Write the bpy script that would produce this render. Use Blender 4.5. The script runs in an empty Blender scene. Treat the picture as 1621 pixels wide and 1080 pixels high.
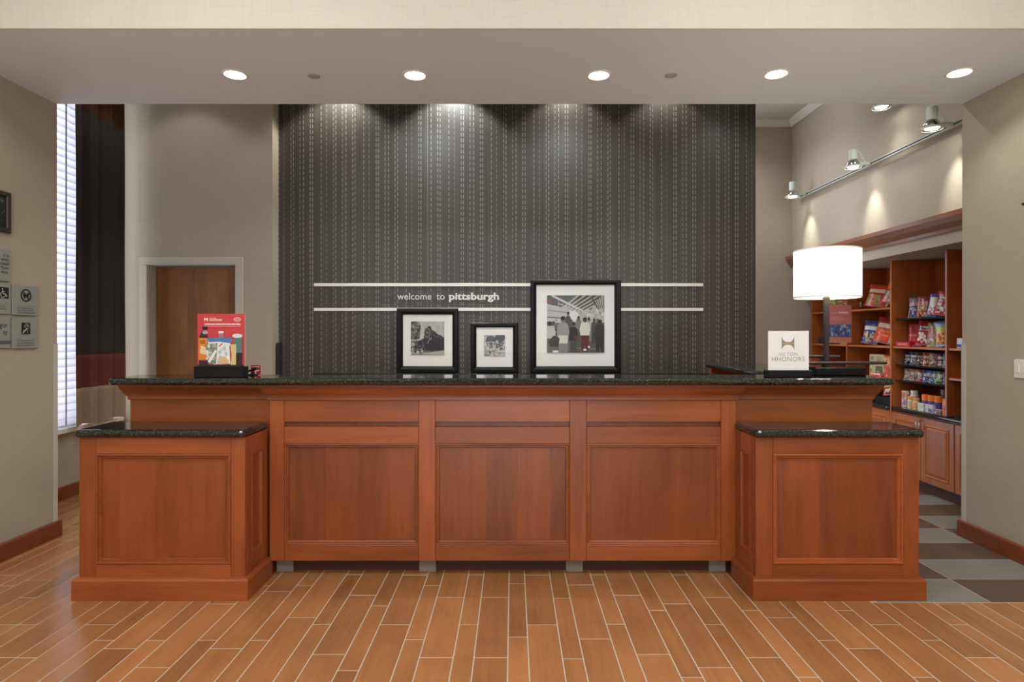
import bpy, bmesh, math, random
from mathutils import Matrix, Vector
R = random.Random(7)
sc = bpy.context.scene
C = sc.collection
PI = math.pi

def L(c):                                   # sRGB 0-255 -> linear
    return tuple((v/255/12.92 if v/255 <= .04045 else ((v/255+.055)/1.055)**2.4) for v in c)

# ------------------------------------------------------------------ camera, world, exposure
FPX, HC = 955.0, 1.44
cam_d = bpy.data.cameras.new('camera'); cam = bpy.data.objects.new('camera', cam_d); C.objects.link(cam)
cam.location = (0, 0, HC); cam.rotation_euler = (PI/2, 0, 0)
cam_d.sensor_width = 36; cam_d.lens = FPX/1621*36
cam_d.shift_x = -1.5/1621; cam_d.shift_y = -13/1621
cam_d.clip_start = .05
sc.camera = cam
w = bpy.data.worlds.new('world'); sc.world = w; w.use_nodes = True
bg = w.node_tree.nodes['Background']; bg.inputs[0].default_value = (.86, .89, 1.0, 1); bg.inputs[1].default_value = 3.0
vs = sc.view_settings
vs.view_transform = 'Standard'; vs.look = 'None'; vs.gamma = 1; vs.use_curve_mapping = False; vs.exposure = 0.13
sc.cycles.use_denoising = True
sc.cycles.max_bounces = 8; sc.cycles.diffuse_bounces = 4; sc.cycles.glossy_bounces = 4
sc.cycles.transparent_max_bounces = 12
sc.cycles.caustics_reflective = False; sc.cycles.caustics_refractive = False
sc.cycles.sample_clamp_indirect = 4

P_LOBBY, P_PEND, P_DOWN, P_WASH, P_STAFF, P_TRACK, P_LAMP, P_SHOP = 33, 138, 14, 80, 125, 24, 6, 60  # lamp powers; the lobby, pendant, staff and shop ones serve added lamps

# ------------------------------------------------------------------ helpers
def tag(o, label=None, cat=None, group=None, kind=None):
    if label: o['label'] = label
    if cat: o['category'] = cat
    if group: o['group'] = group
    if kind: o['kind'] = kind
    return o

def wm(o):
    m = o.matrix_basis.copy()
    return wm(o.parent) @ m if o.parent else m

def thing(name, label, cat, loc=(0, 0, 0), rotz=0, group=None):
    o = bpy.data.objects.new(name, None); C.objects.link(o)
    o.empty_display_size = .05
    o.location = loc; o.rotation_euler = (0, 0, rotz)
    return tag(o, label, cat, group)

def link(name, me, mat, parent=None, world=True):
    o = bpy.data.objects.new(name, me); C.objects.link(o)
    if mat is not None and not me.materials: me.materials.append(mat)
    if parent is not None:
        o.parent = parent
        if world: me.transform(wm(parent).inverted())
    return o

def obj(name, bm, mat, parent=None, world=True, smooth=False, M=None):
    if M is not None: bm.transform(M)
    bmesh.ops.recalc_face_normals(bm, faces=bm.faces)
    me = bpy.data.meshes.new(name); bm.to_mesh(me); bm.free()
    if smooth: me.polygons.foreach_set('use_smooth', [True]*len(me.polygons))
    return link(name, me, mat, parent, world)

def top(name, bm, mat, label, cat, group=None, smooth=False):
    """single-mesh thing: origin at its base centre"""
    xs = [v.co for v in bm.verts]
    c = Vector(((min(p.x for p in xs)+max(p.x for p in xs))/2, (min(p.y for p in xs)+max(p.y for p in xs))/2, min(p.z for p in xs)))
    bm.transform(Matrix.Translation(-c))
    o = obj(name, bm, mat, smooth=smooth); o.location = c
    return tag(o, label, cat, group)

def struct(name, bm, mat, parent=None, label=None):
    o = obj(name, bm, mat, parent)
    if parent is None: o['kind'] = 'structure'
    if label: o['label'] = label
    return o

def B(): return bmesh.new()

def bx(bm, x0, x1, y0, y1, z0, z1, bev=0, seg=1):
    vs_ = [bm.verts.new((x, y, z)) for x in (x0, x1) for y in (y0, y1) for z in (z0, z1)]
    fs = []
    for f in ((0,1,3,2), (4,6,7,5), (0,4,5,1), (2,3,7,6), (0,2,6,4), (1,5,7,3)):
        fs.append(bm.faces.new([vs_[i] for i in f]))
    if bev:
        es = list({e for f in fs for e in f.edges})
        bmesh.ops.bevel(bm, geom=es, offset=bev, segments=seg, profile=.5, affect='EDGES')
    return bm

def box(x0, x1, y0, y1, z0, z1, bev=0, seg=1): return bx(B(), x0, x1, y0, y1, z0, z1, bev, seg)

def loops(bm, rings, close=True, cap0=False, cap1=False):
    R_ = [[bm.verts.new(p) for p in r] for r in rings]
    n = len(R_[0])
    for a, b in zip(R_, R_[1:]):
        for i in range(n if close else n-1):
            j = (i+1) % n
            bm.faces.new((a[i], a[j], b[j], b[i]))
    if cap0: bm.faces.new(R_[0])
    if cap1: bm.faces.new(R_[-1])
    return bm

def ring(bm, u0, u1, v0, v1, prof):          # mitred frame in the u,v plane, w = depth; prof = (inset, w)
    rs = []
    for i, d in prof:
        rs.append([(u0+i, v0+i, d), (u1-i, v0+i, d), (u1-i, v1-i, d), (u0+i, v1-i, d)])
    return loops(bm, rs)

def lathe(bm, prof, n=16, c=(0, 0, 0), cap=True):
    rs = [[(c[0]+r*math.cos(2*PI*k/n), c[1]+r*math.sin(2*PI*k/n), c[2]+z) for k in range(n)] for r, z in prof]
    return loops(bm, rs, True, cap, cap)

def tube(bm, pts, r, n=8):
    pts = [Vector(p) for p in pts]; rs = []
    for i, p in enumerate(pts):
        d = (pts[min(i+1, len(pts)-1)]-pts[max(i-1, 0)]).normalized()
        a = d.cross(Vector((0, 0, 1)) if abs(d.z) < .9 else Vector((1, 0, 0))).normalized(); b = d.cross(a)
        rs.append([tuple(p+r*(math.cos(2*PI*k/n)*a+math.sin(2*PI*k/n)*b)) for k in range(n)])
    return loops(bm, rs, True, True, True)

def sweep(bm, path, prof):                    # path = XY points, outward = right of travel; prof = (out, z), closed
    pts = [Vector(p) for p in path]; rs = []
    for i, p in enumerate(pts):
        ns = []
        if i > 0: d = (p-pts[i-1]).normalized(); ns.append(Vector((d.y, -d.x)))
        if i < len(pts)-1: d = (pts[i+1]-p).normalized(); ns.append(Vector((d.y, -d.x)))
        n = ns[0] if len(ns) == 1 else (ns[0]+ns[1])/(1+ns[0].dot(ns[1]))
        rs.append([(p.x+n.x*o, p.y+n.y*o, z) for o, z in prof])
    return loops(bm, rs, True, True, True)

def slab(x0, x1, y0, y1, z0, z1):             # stone top with a full bullnose edge all round
    r = (z1-z0)/2; rs = []; n = 8; cr = .03
    for k in range(n+1):
        a = -PI/2+PI*k/n; i = r-r*math.cos(a); z = (z0+z1)/2+r*math.sin(a)
        loop = []
        for cx, cy, a0 in ((x1-cr, y0+cr, -PI/2), (x1-cr, y1-cr, 0), (x0+cr, y1-cr, PI/2), (x0+cr, y0+cr, PI)):
            for q in range(4):
                t = a0+PI/2*q/3
                loop.append((cx+(cr-i)*math.cos(t), cy+(cr-i)*math.sin(t), z))
        rs.append(loop)
    return loops(B(), rs, True, True, True)

def frame(o, u, v):                            # 4x4 whose local x,y,z are u, v and u x v at o
    u = Vector(u); v = Vector(v); w_ = u.cross(v)
    return Matrix(((u.x, v.x, w_.x, o[0]), (u.y, v.y, w_.y, o[1]), (u.z, v.z, w_.z, o[2]), (0, 0, 0, 1)))
def MF(o): return frame(o, (1, 0, 0), (0, 0, 1))       # faces the lobby (-Y)
def ML(o): return frame(o, (0, 1, 0), (0, 0, 1))       # on the left wall, faces +X
def MS(o): return frame(o, (0, -1, 0), (0, 0, 1))      # on the right, faces -X

def text_bm(s, size, extrude=0, offset=0, align='LEFT', spacing=1.0):
    c = bpy.data.curves.new('t', 'FONT'); c.body = s; c.size = size; c.extrude = extrude; c.offset = offset
    c.align_x = align; c.resolution_u = 3; c.space_character = spacing
    o = bpy.data.objects.new('t', c); C.objects.link(o)
    me = bpy.data.meshes.new_from_object(o)
    bpy.data.objects.remove(o); bpy.data.curves.remove(c)
    bm = B(); bm.from_mesh(me); bpy.data.meshes.remove(me)
    return bm

# ------------------------------------------------------------------ materials
def NT(name):
    m = bpy.data.materials.new(name); m.use_nodes = True
    nt = m.node_tree; return m, nt, nt.nodes, nt.links, nt.nodes['Principled BSDF']

def val(n, v): n.outputs[0].default_value = v; return n
def math_n(N, lk, op, a, b=None):
    n = N.new('ShaderNodeMath'); n.operation = op
    for i, x in enumerate((a, b)):
        if x is None: continue
        if isinstance(x, (int, float)): n.inputs[i].default_value = x
        else: lk.new(x, n.inputs[i])
    return n.outputs[0]

def flat(name, col, rough=.5, metal=0, spec=.5, emit=0, ecol=None, noise=0, nscale=30, bump=0):
    m, nt, N, lk, P = NT(name)
    P.inputs['Base Color'].default_value = (*L(col), 1); P.inputs['Roughness'].default_value = rough
    P.inputs['Metallic'].default_value = metal; P.inputs['Specular IOR Level'].default_value = spec
    if emit:
        P.inputs['Emission Color'].default_value = (*L(ecol or col), 1); P.inputs['Emission Strength'].default_value = emit
    g = N.new('ShaderNodeNewGeometry'); t = N.new('ShaderNodeTexNoise'); t.inputs['Scale'].default_value = nscale
    lk.new(g.outputs['Position'], t.inputs['Vector'])
    if noise:
        r = N.new('ShaderNodeMapRange'); r.inputs[3].default_value = 1-noise; r.inputs[4].default_value = 1+noise
        lk.new(t.outputs[0], r.inputs[0])
        x = N.new('ShaderNodeMix'); x.data_type = 'RGBA'; x.blend_type = 'MULTIPLY'; x.inputs[0].default_value = 1
        x.inputs[6].default_value = (*L(col), 1); lk.new(r.outputs[0], x.inputs[7]); lk.new(x.outputs[2], P.inputs['Base Color'])
    if bump:
        b = N.new('ShaderNodeBump'); b.inputs['Strength'].default_value = bump; b.inputs['Distance'].default_value = .002
        lk.new(t.outputs[0], b.inputs['Height']); lk.new(b.outputs[0], P.inputs['Normal'])
    return m

def wood(name, c0, c1, axis='z', rough=.32, band=0, grain=1.0, coat=.25):
    m, nt, N, lk, P = NT(name)
    g = N.new('ShaderNodeNewGeometry'); oi = N.new('ShaderNodeObjectInfo')
    add = N.new('ShaderNodeVectorMath'); add.operation = 'MULTIPLY_ADD'
    comb = N.new('ShaderNodeCombineXYZ')
    rm = math_n(N, lk, 'MULTIPLY', oi.outputs['Random'], 37.0)
    for i in range(3): lk.new(rm, comb.inputs[i])
    sc_ = {'x': (1.1, 15, 15), 'y': (15, 1.1, 15), 'z': (15, 15, 1.1)}[axis]
    add.inputs[1].default_value = sc_
    lk.new(g.outputs['Position'], add.inputs[0]); lk.new(comb.outputs[0], add.inputs[2])
    n1 = N.new('ShaderNodeTexNoise'); n1.inputs['Scale'].default_value = 1.2; n1.inputs['Detail'].default_value = 5; n1.inputs['Distortion'].default_value = .6
    n2 = N.new('ShaderNodeTexNoise'); n2.inputs['Scale'].default_value = 8; n2.inputs['Detail'].default_value = 4
    n3 = N.new('ShaderNodeTexNoise'); n3.inputs['Scale'].default_value = 2.2; n3.inputs['Detail'].default_value = 2
    lk.new(add.outputs[0], n1.inputs['Vector']); lk.new(add.outputs[0], n2.inputs['Vector'])
    ad3 = N.new('ShaderNodeVectorMath'); lk.new(g.outputs['Position'], ad3.inputs[0]); lk.new(comb.outputs[0], ad3.inputs[1])
    lk.new(ad3.outputs[0], n3.inputs['Vector'])
    f = math_n(N, lk, 'ADD', math_n(N, lk, 'MULTIPLY', n1.outputs[0], .5*grain), math_n(N, lk, 'MULTIPLY', n2.outputs[0], .28*grain))
    f = math_n(N, lk, 'ADD', f, math_n(N, lk, 'MULTIPLY', n3.outputs[0], .45))
    f = math_n(N, lk, 'ADD', f, math_n(N, lk, 'MULTIPLY', oi.outputs['Random'], .22))
    if band:
        sp = N.new('ShaderNodeSeparateXYZ'); lk.new(g.outputs['Position'], sp.inputs[0])
        q = math_n(N, lk, 'FLOOR', math_n(N, lk, 'MULTIPLY', math_n(N, lk, 'ADD', sp.outputs[0], sp.outputs[1]), 1/band))
        wn = N.new('ShaderNodeTexWhiteNoise'); wn.noise_dimensions = '1D'; lk.new(q, wn.inputs['W'])
        f = math_n(N, lk, 'ADD', f, math_n(N, lk, 'MULTIPLY', math_n(N, lk, 'SUBTRACT', wn.outputs[0], .5), .24))
    mr = N.new('ShaderNodeMapRange'); lk.new(f, mr.inputs[0])
    mr.inputs[1].default_value = .35*grain+.1; mr.inputs[2].default_value = .45*grain+.55
    x = N.new('ShaderNodeMix'); x.data_type = 'RGBA'
    x.inputs[6].default_value = (*L(c0), 1); x.inputs[7].default_value = (*L(c1), 1)
    lk.new(mr.outputs[0], x.inputs[0]); lk.new(x.outputs[2], P.inputs['Base Color'])
    P.inputs['Roughness'].default_value = rough; P.inputs['Coat Weight'].default_value = coat; P.inputs['Coat Roughness'].default_value = .25
    b = N.new('ShaderNodeBump'); b.inputs['Strength'].default_value = .06; b.inputs['Distance'].default_value = .002
    lk.new(n2.outputs[0], b.inputs['Height']); lk.new(b.outputs[0], P.inputs['Normal'])
    return m

def granite():
    m, nt, N, lk, P = NT('granite')
    g = N.new('ShaderNodeNewGeometry')
    v = N.new('ShaderNodeTexVoronoi'); v.inputs['Scale'].default_value = 190
    n = N.new('ShaderNodeTexNoise'); n.inputs['Scale'].default_value = 90; n.inputs['Detail'].default_value = 4
    lk.new(g.outputs['Position'], v.inputs['Vector']); lk.new(g.outputs['Position'], n.inputs['Vector'])
    sp = N.new('ShaderNodeSeparateColor'); lk.new(v.outputs['Color'], sp.inputs[0])
    cr = N.new('ShaderNodeValToRGB'); e = cr.color_ramp; e.interpolation = 'CONSTANT'
    e.elements[0].position = 0; e.elements[0].color = (.008, .010, .009, 1)
    e.elements[1].position = .55; e.elements[1].color = (.022, .028, .024, 1)
    for p, c in ((.78, (.06, .068, .056, 1)), (.92, (.16, .16, .13, 1))):
        q = e.elements.new(p); q.color = c
    f = math_n(N, lk, 'ADD', math_n(N, lk, 'MULTIPLY', sp.outputs[0], .8), math_n(N, lk, 'MULTIPLY', math_n(N, lk, 'SUBTRACT', n.outputs[0], .4), .6))
    lk.new(f, cr.inputs[0]); lk.new(cr.outputs[0], P.inputs['Base Color'])
    P.inputs['Roughness'].default_value = .09; P.inputs['Specular IOR Level'].default_value = .7
    return m

def linen(name, col, amp=.05):
    m, nt, N, lk, P = NT(name)
    g = N.new('ShaderNodeNewGeometry')
    outs = []
    for s in ((8, 8, 170), (160, 160, 7)):
        mp = N.new('ShaderNodeVectorMath'); mp.operation = 'MULTIPLY'; mp.inputs[1].default_value = s
        lk.new(g.outputs['Position'], mp.inputs[0])
        n = N.new('ShaderNodeTexNoise'); n.inputs['Scale'].default_value = 1; n.inputs['Detail'].default_value = 2
        lk.new(mp.outputs[0], n.inputs['Vector']); outs.append(n.outputs[0])
    f = math_n(N, lk, 'MULTIPLY', math_n(N, lk, 'ADD', outs[0], outs[1]), .5)
    r = N.new('ShaderNodeMapRange'); r.inputs[1].default_value = .3; r.inputs[2].default_value = .7
    r.inputs[3].default_value = 1-amp; r.inputs[4].default_value = 1+amp; lk.new(f, r.inputs[0])
    x = N.new('ShaderNodeMix'); x.data_type = 'RGBA'; x.blend_type = 'MULTIPLY'; x.inputs[0].default_value = 1
    x.inputs[6].default_value = (*L(col), 1); lk.new(r.outputs[0], x.inputs[7]); lk.new(x.outputs[2], P.inputs['Base Color'])
    P.inputs['Roughness'].default_value = .62; P.inputs['Specular IOR Level'].default_value = .35
    b = N.new('ShaderNodeBump'); b.inputs['Strength'].default_value = .12; b.inputs['Distance'].default_value = .001
    lk.new(f, b.inputs['Height']); lk.new(b.outputs[0], P.inputs['Normal'])
    return m

def dash_paper():
    m, nt, N, lk, P = NT('dashed wallpaper')
    g = N.new('ShaderNodeNewGeometry'); sp = N.new('ShaderNodeSeparateXYZ'); lk.new(g.outputs['Position'], sp.inputs[0])
    X, Z = sp.outputs[0], sp.outputs[2]
    per = .43
    fx = math_n(N, lk, 'FRACT', math_n(N, lk, 'MULTIPLY', math_n(N, lk, 'ADD', X, 10), 1/per))
    cr = N.new('ShaderNodeValToRGB'); e = cr.color_ramp; e.interpolation = 'CONSTANT'
    e.elements[0].color = (0, 0, 0, 1); e.elements[1].position = .999; e.elements[1].color = (0, 0, 0, 1)
    for o, s in ((.012, .8), (.036, 1), (.102, .55), (.138, .9), (.205, 1), (.230, .7), (.318, .9), (.372, .5)):
        a = e.elements.new(o/per); a.color = (s, s, s, 1)
        b = e.elements.new((o+.0058)/per); b.color = (0, 0, 0, 1)
    lk.new(fx, cr.inputs[0])
    col_id = math_n(N, lk, 'FLOOR', math_n(N, lk, 'MULTIPLY', math_n(N, lk, 'ADD', X, 10.004), 1/.0131))
    wn = N.new('ShaderNodeTexWhiteNoise'); wn.noise_dimensions = '1D'; lk.new(math_n(N, lk, 'FLOOR', math_n(N, lk, 'MULTIPLY', math_n(N, lk, 'ADD', X, 10.0), 1/.0525)), wn.inputs['W'])
    fz = math_n(N, lk, 'FRACT', math_n(N, lk, 'ADD', math_n(N, lk, 'MULTIPLY', Z, 1/.057), math_n(N, lk, 'MULTIPLY', wn.outputs[0], 3)))
    dash = math_n(N, lk, 'MULTIPLY', math_n(N, lk, 'LESS_THAN', fz, .66), cr.outputs[0])
    mp = N.new('ShaderNodeVectorMath'); mp.operation = 'MULTIPLY'; mp.inputs[1].default_value = (150, 1, .3); lk.new(g.outputs['Position'], mp.inputs[0])
    n = N.new('ShaderNodeTexNoise'); n.inputs['Scale'].default_value = 1; n.inputs['Detail'].default_value = 1.5; lk.new(mp.outputs[0], n.inputs['Vector'])
    mr = N.new('ShaderNodeMapRange'); mr.inputs[1].default_value = .32; mr.inputs[2].default_value = .68; lk.new(n.outputs[0], mr.inputs[0])
    x = N.new('ShaderNodeMix'); x.data_type = 'RGBA'; lk.new(mr.outputs[0], x.inputs[0])
    x.inputs[6].default_value = (*L((51, 47, 42)), 1); x.inputs[7].default_value = (*L((74, 69, 62)), 1)
    y = N.new('ShaderNodeMix'); y.data_type = 'RGBA'; lk.new(dash, y.inputs[0]); lk.new(x.outputs[2], y.inputs[6])
    y.inputs[7].default_value = (*L((150, 146, 137)), 1); lk.new(y.outputs[2], P.inputs['Base Color'])
    P.inputs['Roughness'].default_value = .36; P.inputs['Specular IOR Level'].default_value = .6
    return m

def attr_mat(name, rough=.5, coat=0):
    m, nt, N, lk, P = NT(name)
    a = N.new('ShaderNodeAttribute'); a.attribute_name = 'col'; lk.new(a.outputs['Color'], P.inputs['Base Color'])
    P.inputs['Roughness'].default_value = rough; P.inputs['Coat Weight'].default_value = coat
    return m

def pane_mat(name, gloss=.06):
    m, nt, N, lk, P = NT(name)
    t = N.new('ShaderNodeBsdfTransparent'); g = N.new('ShaderNodeBsdfGlossy'); g.inputs['Roughness'].default_value = .02
    lw = N.new('ShaderNodeLayerWeight')
    x = N.new('ShaderNodeMixShader'); lk.new(math_n(N, lk, 'ADD', math_n(N, lk, 'MULTIPLY', math_n(N, lk, 'POWER', lw.outputs['Facing'], 4), .35), .012), x.inputs[0]); lk.new(t.outputs[0], x.inputs[1]); lk.new(g.outputs[0], x.inputs[2])
    lk.new(x.outputs[0], N['Material Output'].inputs[0])
    return m

def translucent(name, col, mix=.5):
    m, nt, N, lk, P = NT(name)
    P.inputs['Base Color'].default_value = (*L(col), 1); P.inputs['Roughness'].default_value = .5
    t = N.new('ShaderNodeBsdfTranslucent'); t.inputs[0].default_value = (*L(col), 1)
    x = N.new('ShaderNodeMixShader'); x.inputs[0].default_value = mix
    lk.new(P.outputs[0], x.inputs[1]); lk.new(t.outputs[0], x.inputs[2]); lk.new(x.outputs[0], N['Material Output'].inputs[0])
    return m

WD0, WD1 = (116, 56, 23), (170, 92, 46)
M = dict(
    wood_z=wood('cherry wood upright grain', WD0, WD1, 'z'), wood_x=wood('cherry wood level grain', WD0, WD1, 'x'),
    wood_y=wood('cherry wood deep grain', WD0, WD1, 'y'),
    panel=wood('cherry veneer', (106, 50, 21), (152, 80, 38), 'z', band=.19),
    base=wood('baseboard wood', (98, 48, 26), (140, 74, 42), 'x'),
    shelf_z=wood('shelving wood', (146, 74, 33), (198, 114, 58), 'z'), shelf_y=wood('shelving wood level', (148, 78, 36), (204, 120, 64), 'y'),
    cornice=wood('cornice wood', (130, 82, 52), (168, 112, 74), 'y'),
    door=wood('oak door veneer', (104, 66, 28), (158, 106, 54), 'z', rough=.45, band=.2, coat=.05),
    plank=wood('plank tile', (130, 86, 50), (186, 129, 82), 'y', rough=.24, coat=.1, grain=.6),
    granite=granite(), wall=linen('beige linen wallpaper', (170, 161, 141)), wall2=linen('pale linen wallpaper', (180, 170, 151)),
    fascia=linen('cream linen wallpaper', (204, 200, 188)),
    paper=dash_paper(), soffit=flat('soffit paint', (222, 229, 236), .7, noise=.02, nscale=2),
    ceil=flat('ceiling paint', (205, 200, 192), .8, noise=.02, nscale=2), crown=flat('white crown paint', (225, 222, 214), .5, noise=.01),
    trim=flat('grey trim paint', (188, 184, 168), .45, noise=.02), guard=flat('corner guard plastic', (190, 188, 174), .4, noise=.01),
    grout=flat('grey grout', (190, 180, 162), .8, noise=.08, nscale=60, bump=.3),
    slate_l=flat('grey slate tile', (130, 129, 122), .38, noise=.16, nscale=5, bump=.25), slate_d=flat('brown slate tile', (92, 74, 62), .38, noise=.2, nscale=5, bump=.25),
    black=flat('black lacquer', (15, 15, 16), .35, spec=.25, noise=.04), trayb=flat('tray black plastic', (12, 12, 13), .6, spec=.2, noise=.05), blackm=flat('matte black plastic', (14, 14, 15), .5, spec=.25, noise=.05),
    bronze=flat('dark bronze metal', (62, 58, 55), .4, .6, noise=.05), steel=flat('brushed steel bar', (240, 237, 229), .35, .1, noise=.03, nscale=80),
    white=flat('white letters', (245, 244, 238), .4, noise=.01), mat=flat('passepartout card', (248, 250, 247), .8, noise=.01, nscale=90),
    print=attr_mat('printed paper', .45), bag=attr_mat('glossy snack film', .28, .3), pack=attr_mat('printed carton', .4, .1),
    sign=flat('brushed grey sign', (152, 156, 150), .4, .15, noise=.03, nscale=120), signtext=flat('sign black print', (30, 32, 32), .5, noise=.02),
    glass=pane_mat('clear pane'), acrylic=pane_mat('clear acrylic'),
    slat=translucent('white blind slat', (236, 236, 242), .72), tape=translucent('blind tape', (196, 190, 190), .3),
    c_dark=flat('dark brown curtain cloth', (46, 40, 36), .9, noise=.12, nscale=40), c_rust=flat('rust curtain cloth', (94, 40, 26), .85, noise=.1, nscale=40),
    c_top=flat('rust curtain header cloth', (72, 30, 15), .85, noise=.1, nscale=40), c_tan=flat('tan curtain cloth', (140, 122, 100), .9, noise=.12, nscale=25),
    lens=flat('lit lamp lens', (255, 252, 245), .4, emit=14, noise=.001), bulb=flat('lit spot bulb', (255, 250, 242), .4, emit=18, noise=.001),
    shade=flat('glowing lamp shade', (250, 248, 242), .8, emit=.8, ecol=(255, 253, 248), noise=.005), added_glow=flat('added lobby glow', (255, 250, 240), .5, emit=3, noise=.001),
    track=flat('track aluminium', (196, 200, 192), .4, .2, noise=.02), trackdark=flat('track slot', (60, 66, 64), .6, noise=.02), fixture=flat('pale fixture enamel', (205, 214, 204), .4, noise=.02),
    chrome=flat('chrome', (215, 215, 218), .15, 1, noise=.01), foot=flat('grey stone foot', (150, 140, 128), .5, noise=.06),
    plate=flat('ivory plastic', (226, 222, 208), .4, noise=.01), fbrown=flat('brown picture frame', (62, 52, 46), .4, noise=.06),
    disc=flat('grey disc enamel', (176, 170, 164), .5, noise=.02),
    stone=flat('added pale bounce tile', (196, 192, 184), .35, noise=.06, nscale=4),
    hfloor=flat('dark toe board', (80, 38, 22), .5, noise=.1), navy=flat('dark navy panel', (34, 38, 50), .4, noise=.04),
    brass=flat('dull brass', (150, 140, 116), .35, .8, noise=.03),
)

# ------------------------------------------------------------------ flat prints
class Print:
    def __init__(s, W, H, M_):
        s.W, s.H, s.M = W, H, M_; s.v = []; s.f = []; s.c = []; s.k = 0
    def poly(s, col, pts):
        for ax in (0, 1):                      # cut at the edge of the sheet
            for lim, sg in ((0, 1), (1, -1)):
                out = []
                for i, a in enumerate(pts):
                    b = pts[i-1]; ia, ib = (a[ax]-lim)*sg >= 0, (b[ax]-lim)*sg >= 0
                    if ia != ib:
                        t = (lim-b[ax])/(a[ax]-b[ax]); out.append((b[0]+(a[0]-b[0])*t, b[1]+(a[1]-b[1])*t))
                    if ia: out.append(a)
                pts = out
                if len(pts) < 3: return
        z = s.k*.00006; s.k += 1
        b = len(s.v)
        s.v += [(u*s.W, v*s.H, z) for u, v in pts]; s.f.append(list(range(b, len(s.v)))); s.c.append(L(col))
    def rect(s, col, u0, v0, u1, v1): s.poly(col, [(u0, v0), (u1, v0), (u1, v1), (u0, v1)])
    def ell(s, col, u, v, a, b, n=14, rot=0):
        s.poly(col, [(u+a*math.cos(2*PI*k/n+rot), v+b*math.sin(2*PI*k/n+rot)) for k in range(n)])
    def line(s, col, u0, v0, u1, v1, t):
        d = math.hypot(u1-u0, v1-v0) or 1; nx, ny = -(v1-v0)/d*t/2, (u1-u0)/d*t/2
        s.poly(col, [(u0-nx, v0-ny), (u1-nx, v1-ny), (u1+nx, v1+ny), (u0+nx, v0+ny)])
    def mottle(s, cols, u0, v0, u1, v1, n, a):
        for _ in range(n):
            s.ell(R.choice(cols), u0+(u1-u0)*R.random(), v0+(v1-v0)*R.random(), a*(.5+R.random()), a*(.5+R.random()), 6, R.random()*6)
    def text(s, col, txt, u, v, size, off=0, align='CENTER', spacing=1.0, stretch=1):
        bm = text_bm(txt, size, 0, off, align, spacing); z = s.k*.00006; s.k += 1
        b = len(s.v); bm.verts.ensure_lookup_table()
        s.v += [(x.co.x*stretch+u*s.W, x.co.y+v*s.H, z) for x in bm.verts]
        for f in bm.faces: s.f.append([b+x.index for x in f.verts]); s.c.append(L(col))
        bm.free()
    def build(s, name, parent, mat='print'):
        me = bpy.data.meshes.new(name); me.from_pydata(s.v, [], s.f)
        me.transform(s.M)
        a = me.color_attributes.new('col', 'FLOAT_COLOR', 'CORNER'); i = 0
        for p, c in zip(me.polygons, s.c):
            for k in p.loop_indices: a.data[k].color = (*c, 1)
        return link(name, me, M[mat], parent)

# ================================================================== THE SETTING
XL, XR = -3.228, 3.18            # lobby side walls
YS0, YS1, ZS = 3.21, 4.27, 3.06  # soffit
XW = -3.89                       # window wall
YB, YD, YE = 5.95, 6.10, 7.44    # left back wall, feature wall, shop back wall
XU, XC = 3.44, 3.66              # shop upper wall, shelving front
ZC = 4.05
Y0 = -4.5                        # lobby back

# floor ---------------------------------------------------------------------------------
bm = box(-4.2, 4.3, Y0, 7.6, -.12, -.0012)
floor = struct('floor', bm, M['grout'])
WIDE, NARR, JT, LEN = .150, .092, .0055, .608
XK = -.023
known = {('w', 0): 2.975, ('n', 0): 2.855, ('w', -1): 2.675, ('n', -1): 2.978, ('w', -2): 2.675, ('n', -2): 2.83, ('w', -3): 2.975,
         ('n', -3): 3.18, ('w', -4): 2.70, ('n', -4): 2.98, ('n', 1): 2.666, ('w', 1): 2.837, ('n', 2): 2.98, ('w', 2): 2.70}
def off(kind, k):
    if (kind, k) in known: return known[(kind, k)]
    return 2.675+((.3 if k % 2 else 0) if kind == 'w' else .15)+R.choice((0, .152, .304, .456))*(1 if kind == 'n' else .5)
def plank_bm(x0, x1, y0, y1, bm=None):
    bm = bm or B(); j = JT/2; c = .0008
    return loops(bm, [[(x0+j, y0+j, -.008), (x1-j, y0+j, -.008), (x1-j, y1-j, -.008), (x0+j, y1-j, -.008)],
                      [(x0+j, y0+j, -c), (x1-j, y0+j, -c), (x1-j, y1-j, -c), (x0+j, y1-j, -c)],
                      [(x0+j+c, y0+j+c, 0), (x1-j-c, y0+j+c, 0), (x1-j-c, y1-j-c, 0), (x0+j+c, y1-j-c, 0)]], True, False, True)
shared = {}
rest = B()
def seen(x0, x1, y0, y1):
    if y1 < 2.46: return False
    lim = lambda y: .862*y
    if x0 > lim(y1) or x1 < -lim(y1): return False
    if y0 > 3.25 and -2.30 < x0 and x1 < -1.46: return False
    if y0 > 3.70 and x0 > -2.95: return False
    if y0 > 3.25 and x0 > 1.33: return False
    if y0 > 4.3 and (x1 < -3.9): return False
    return True
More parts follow.
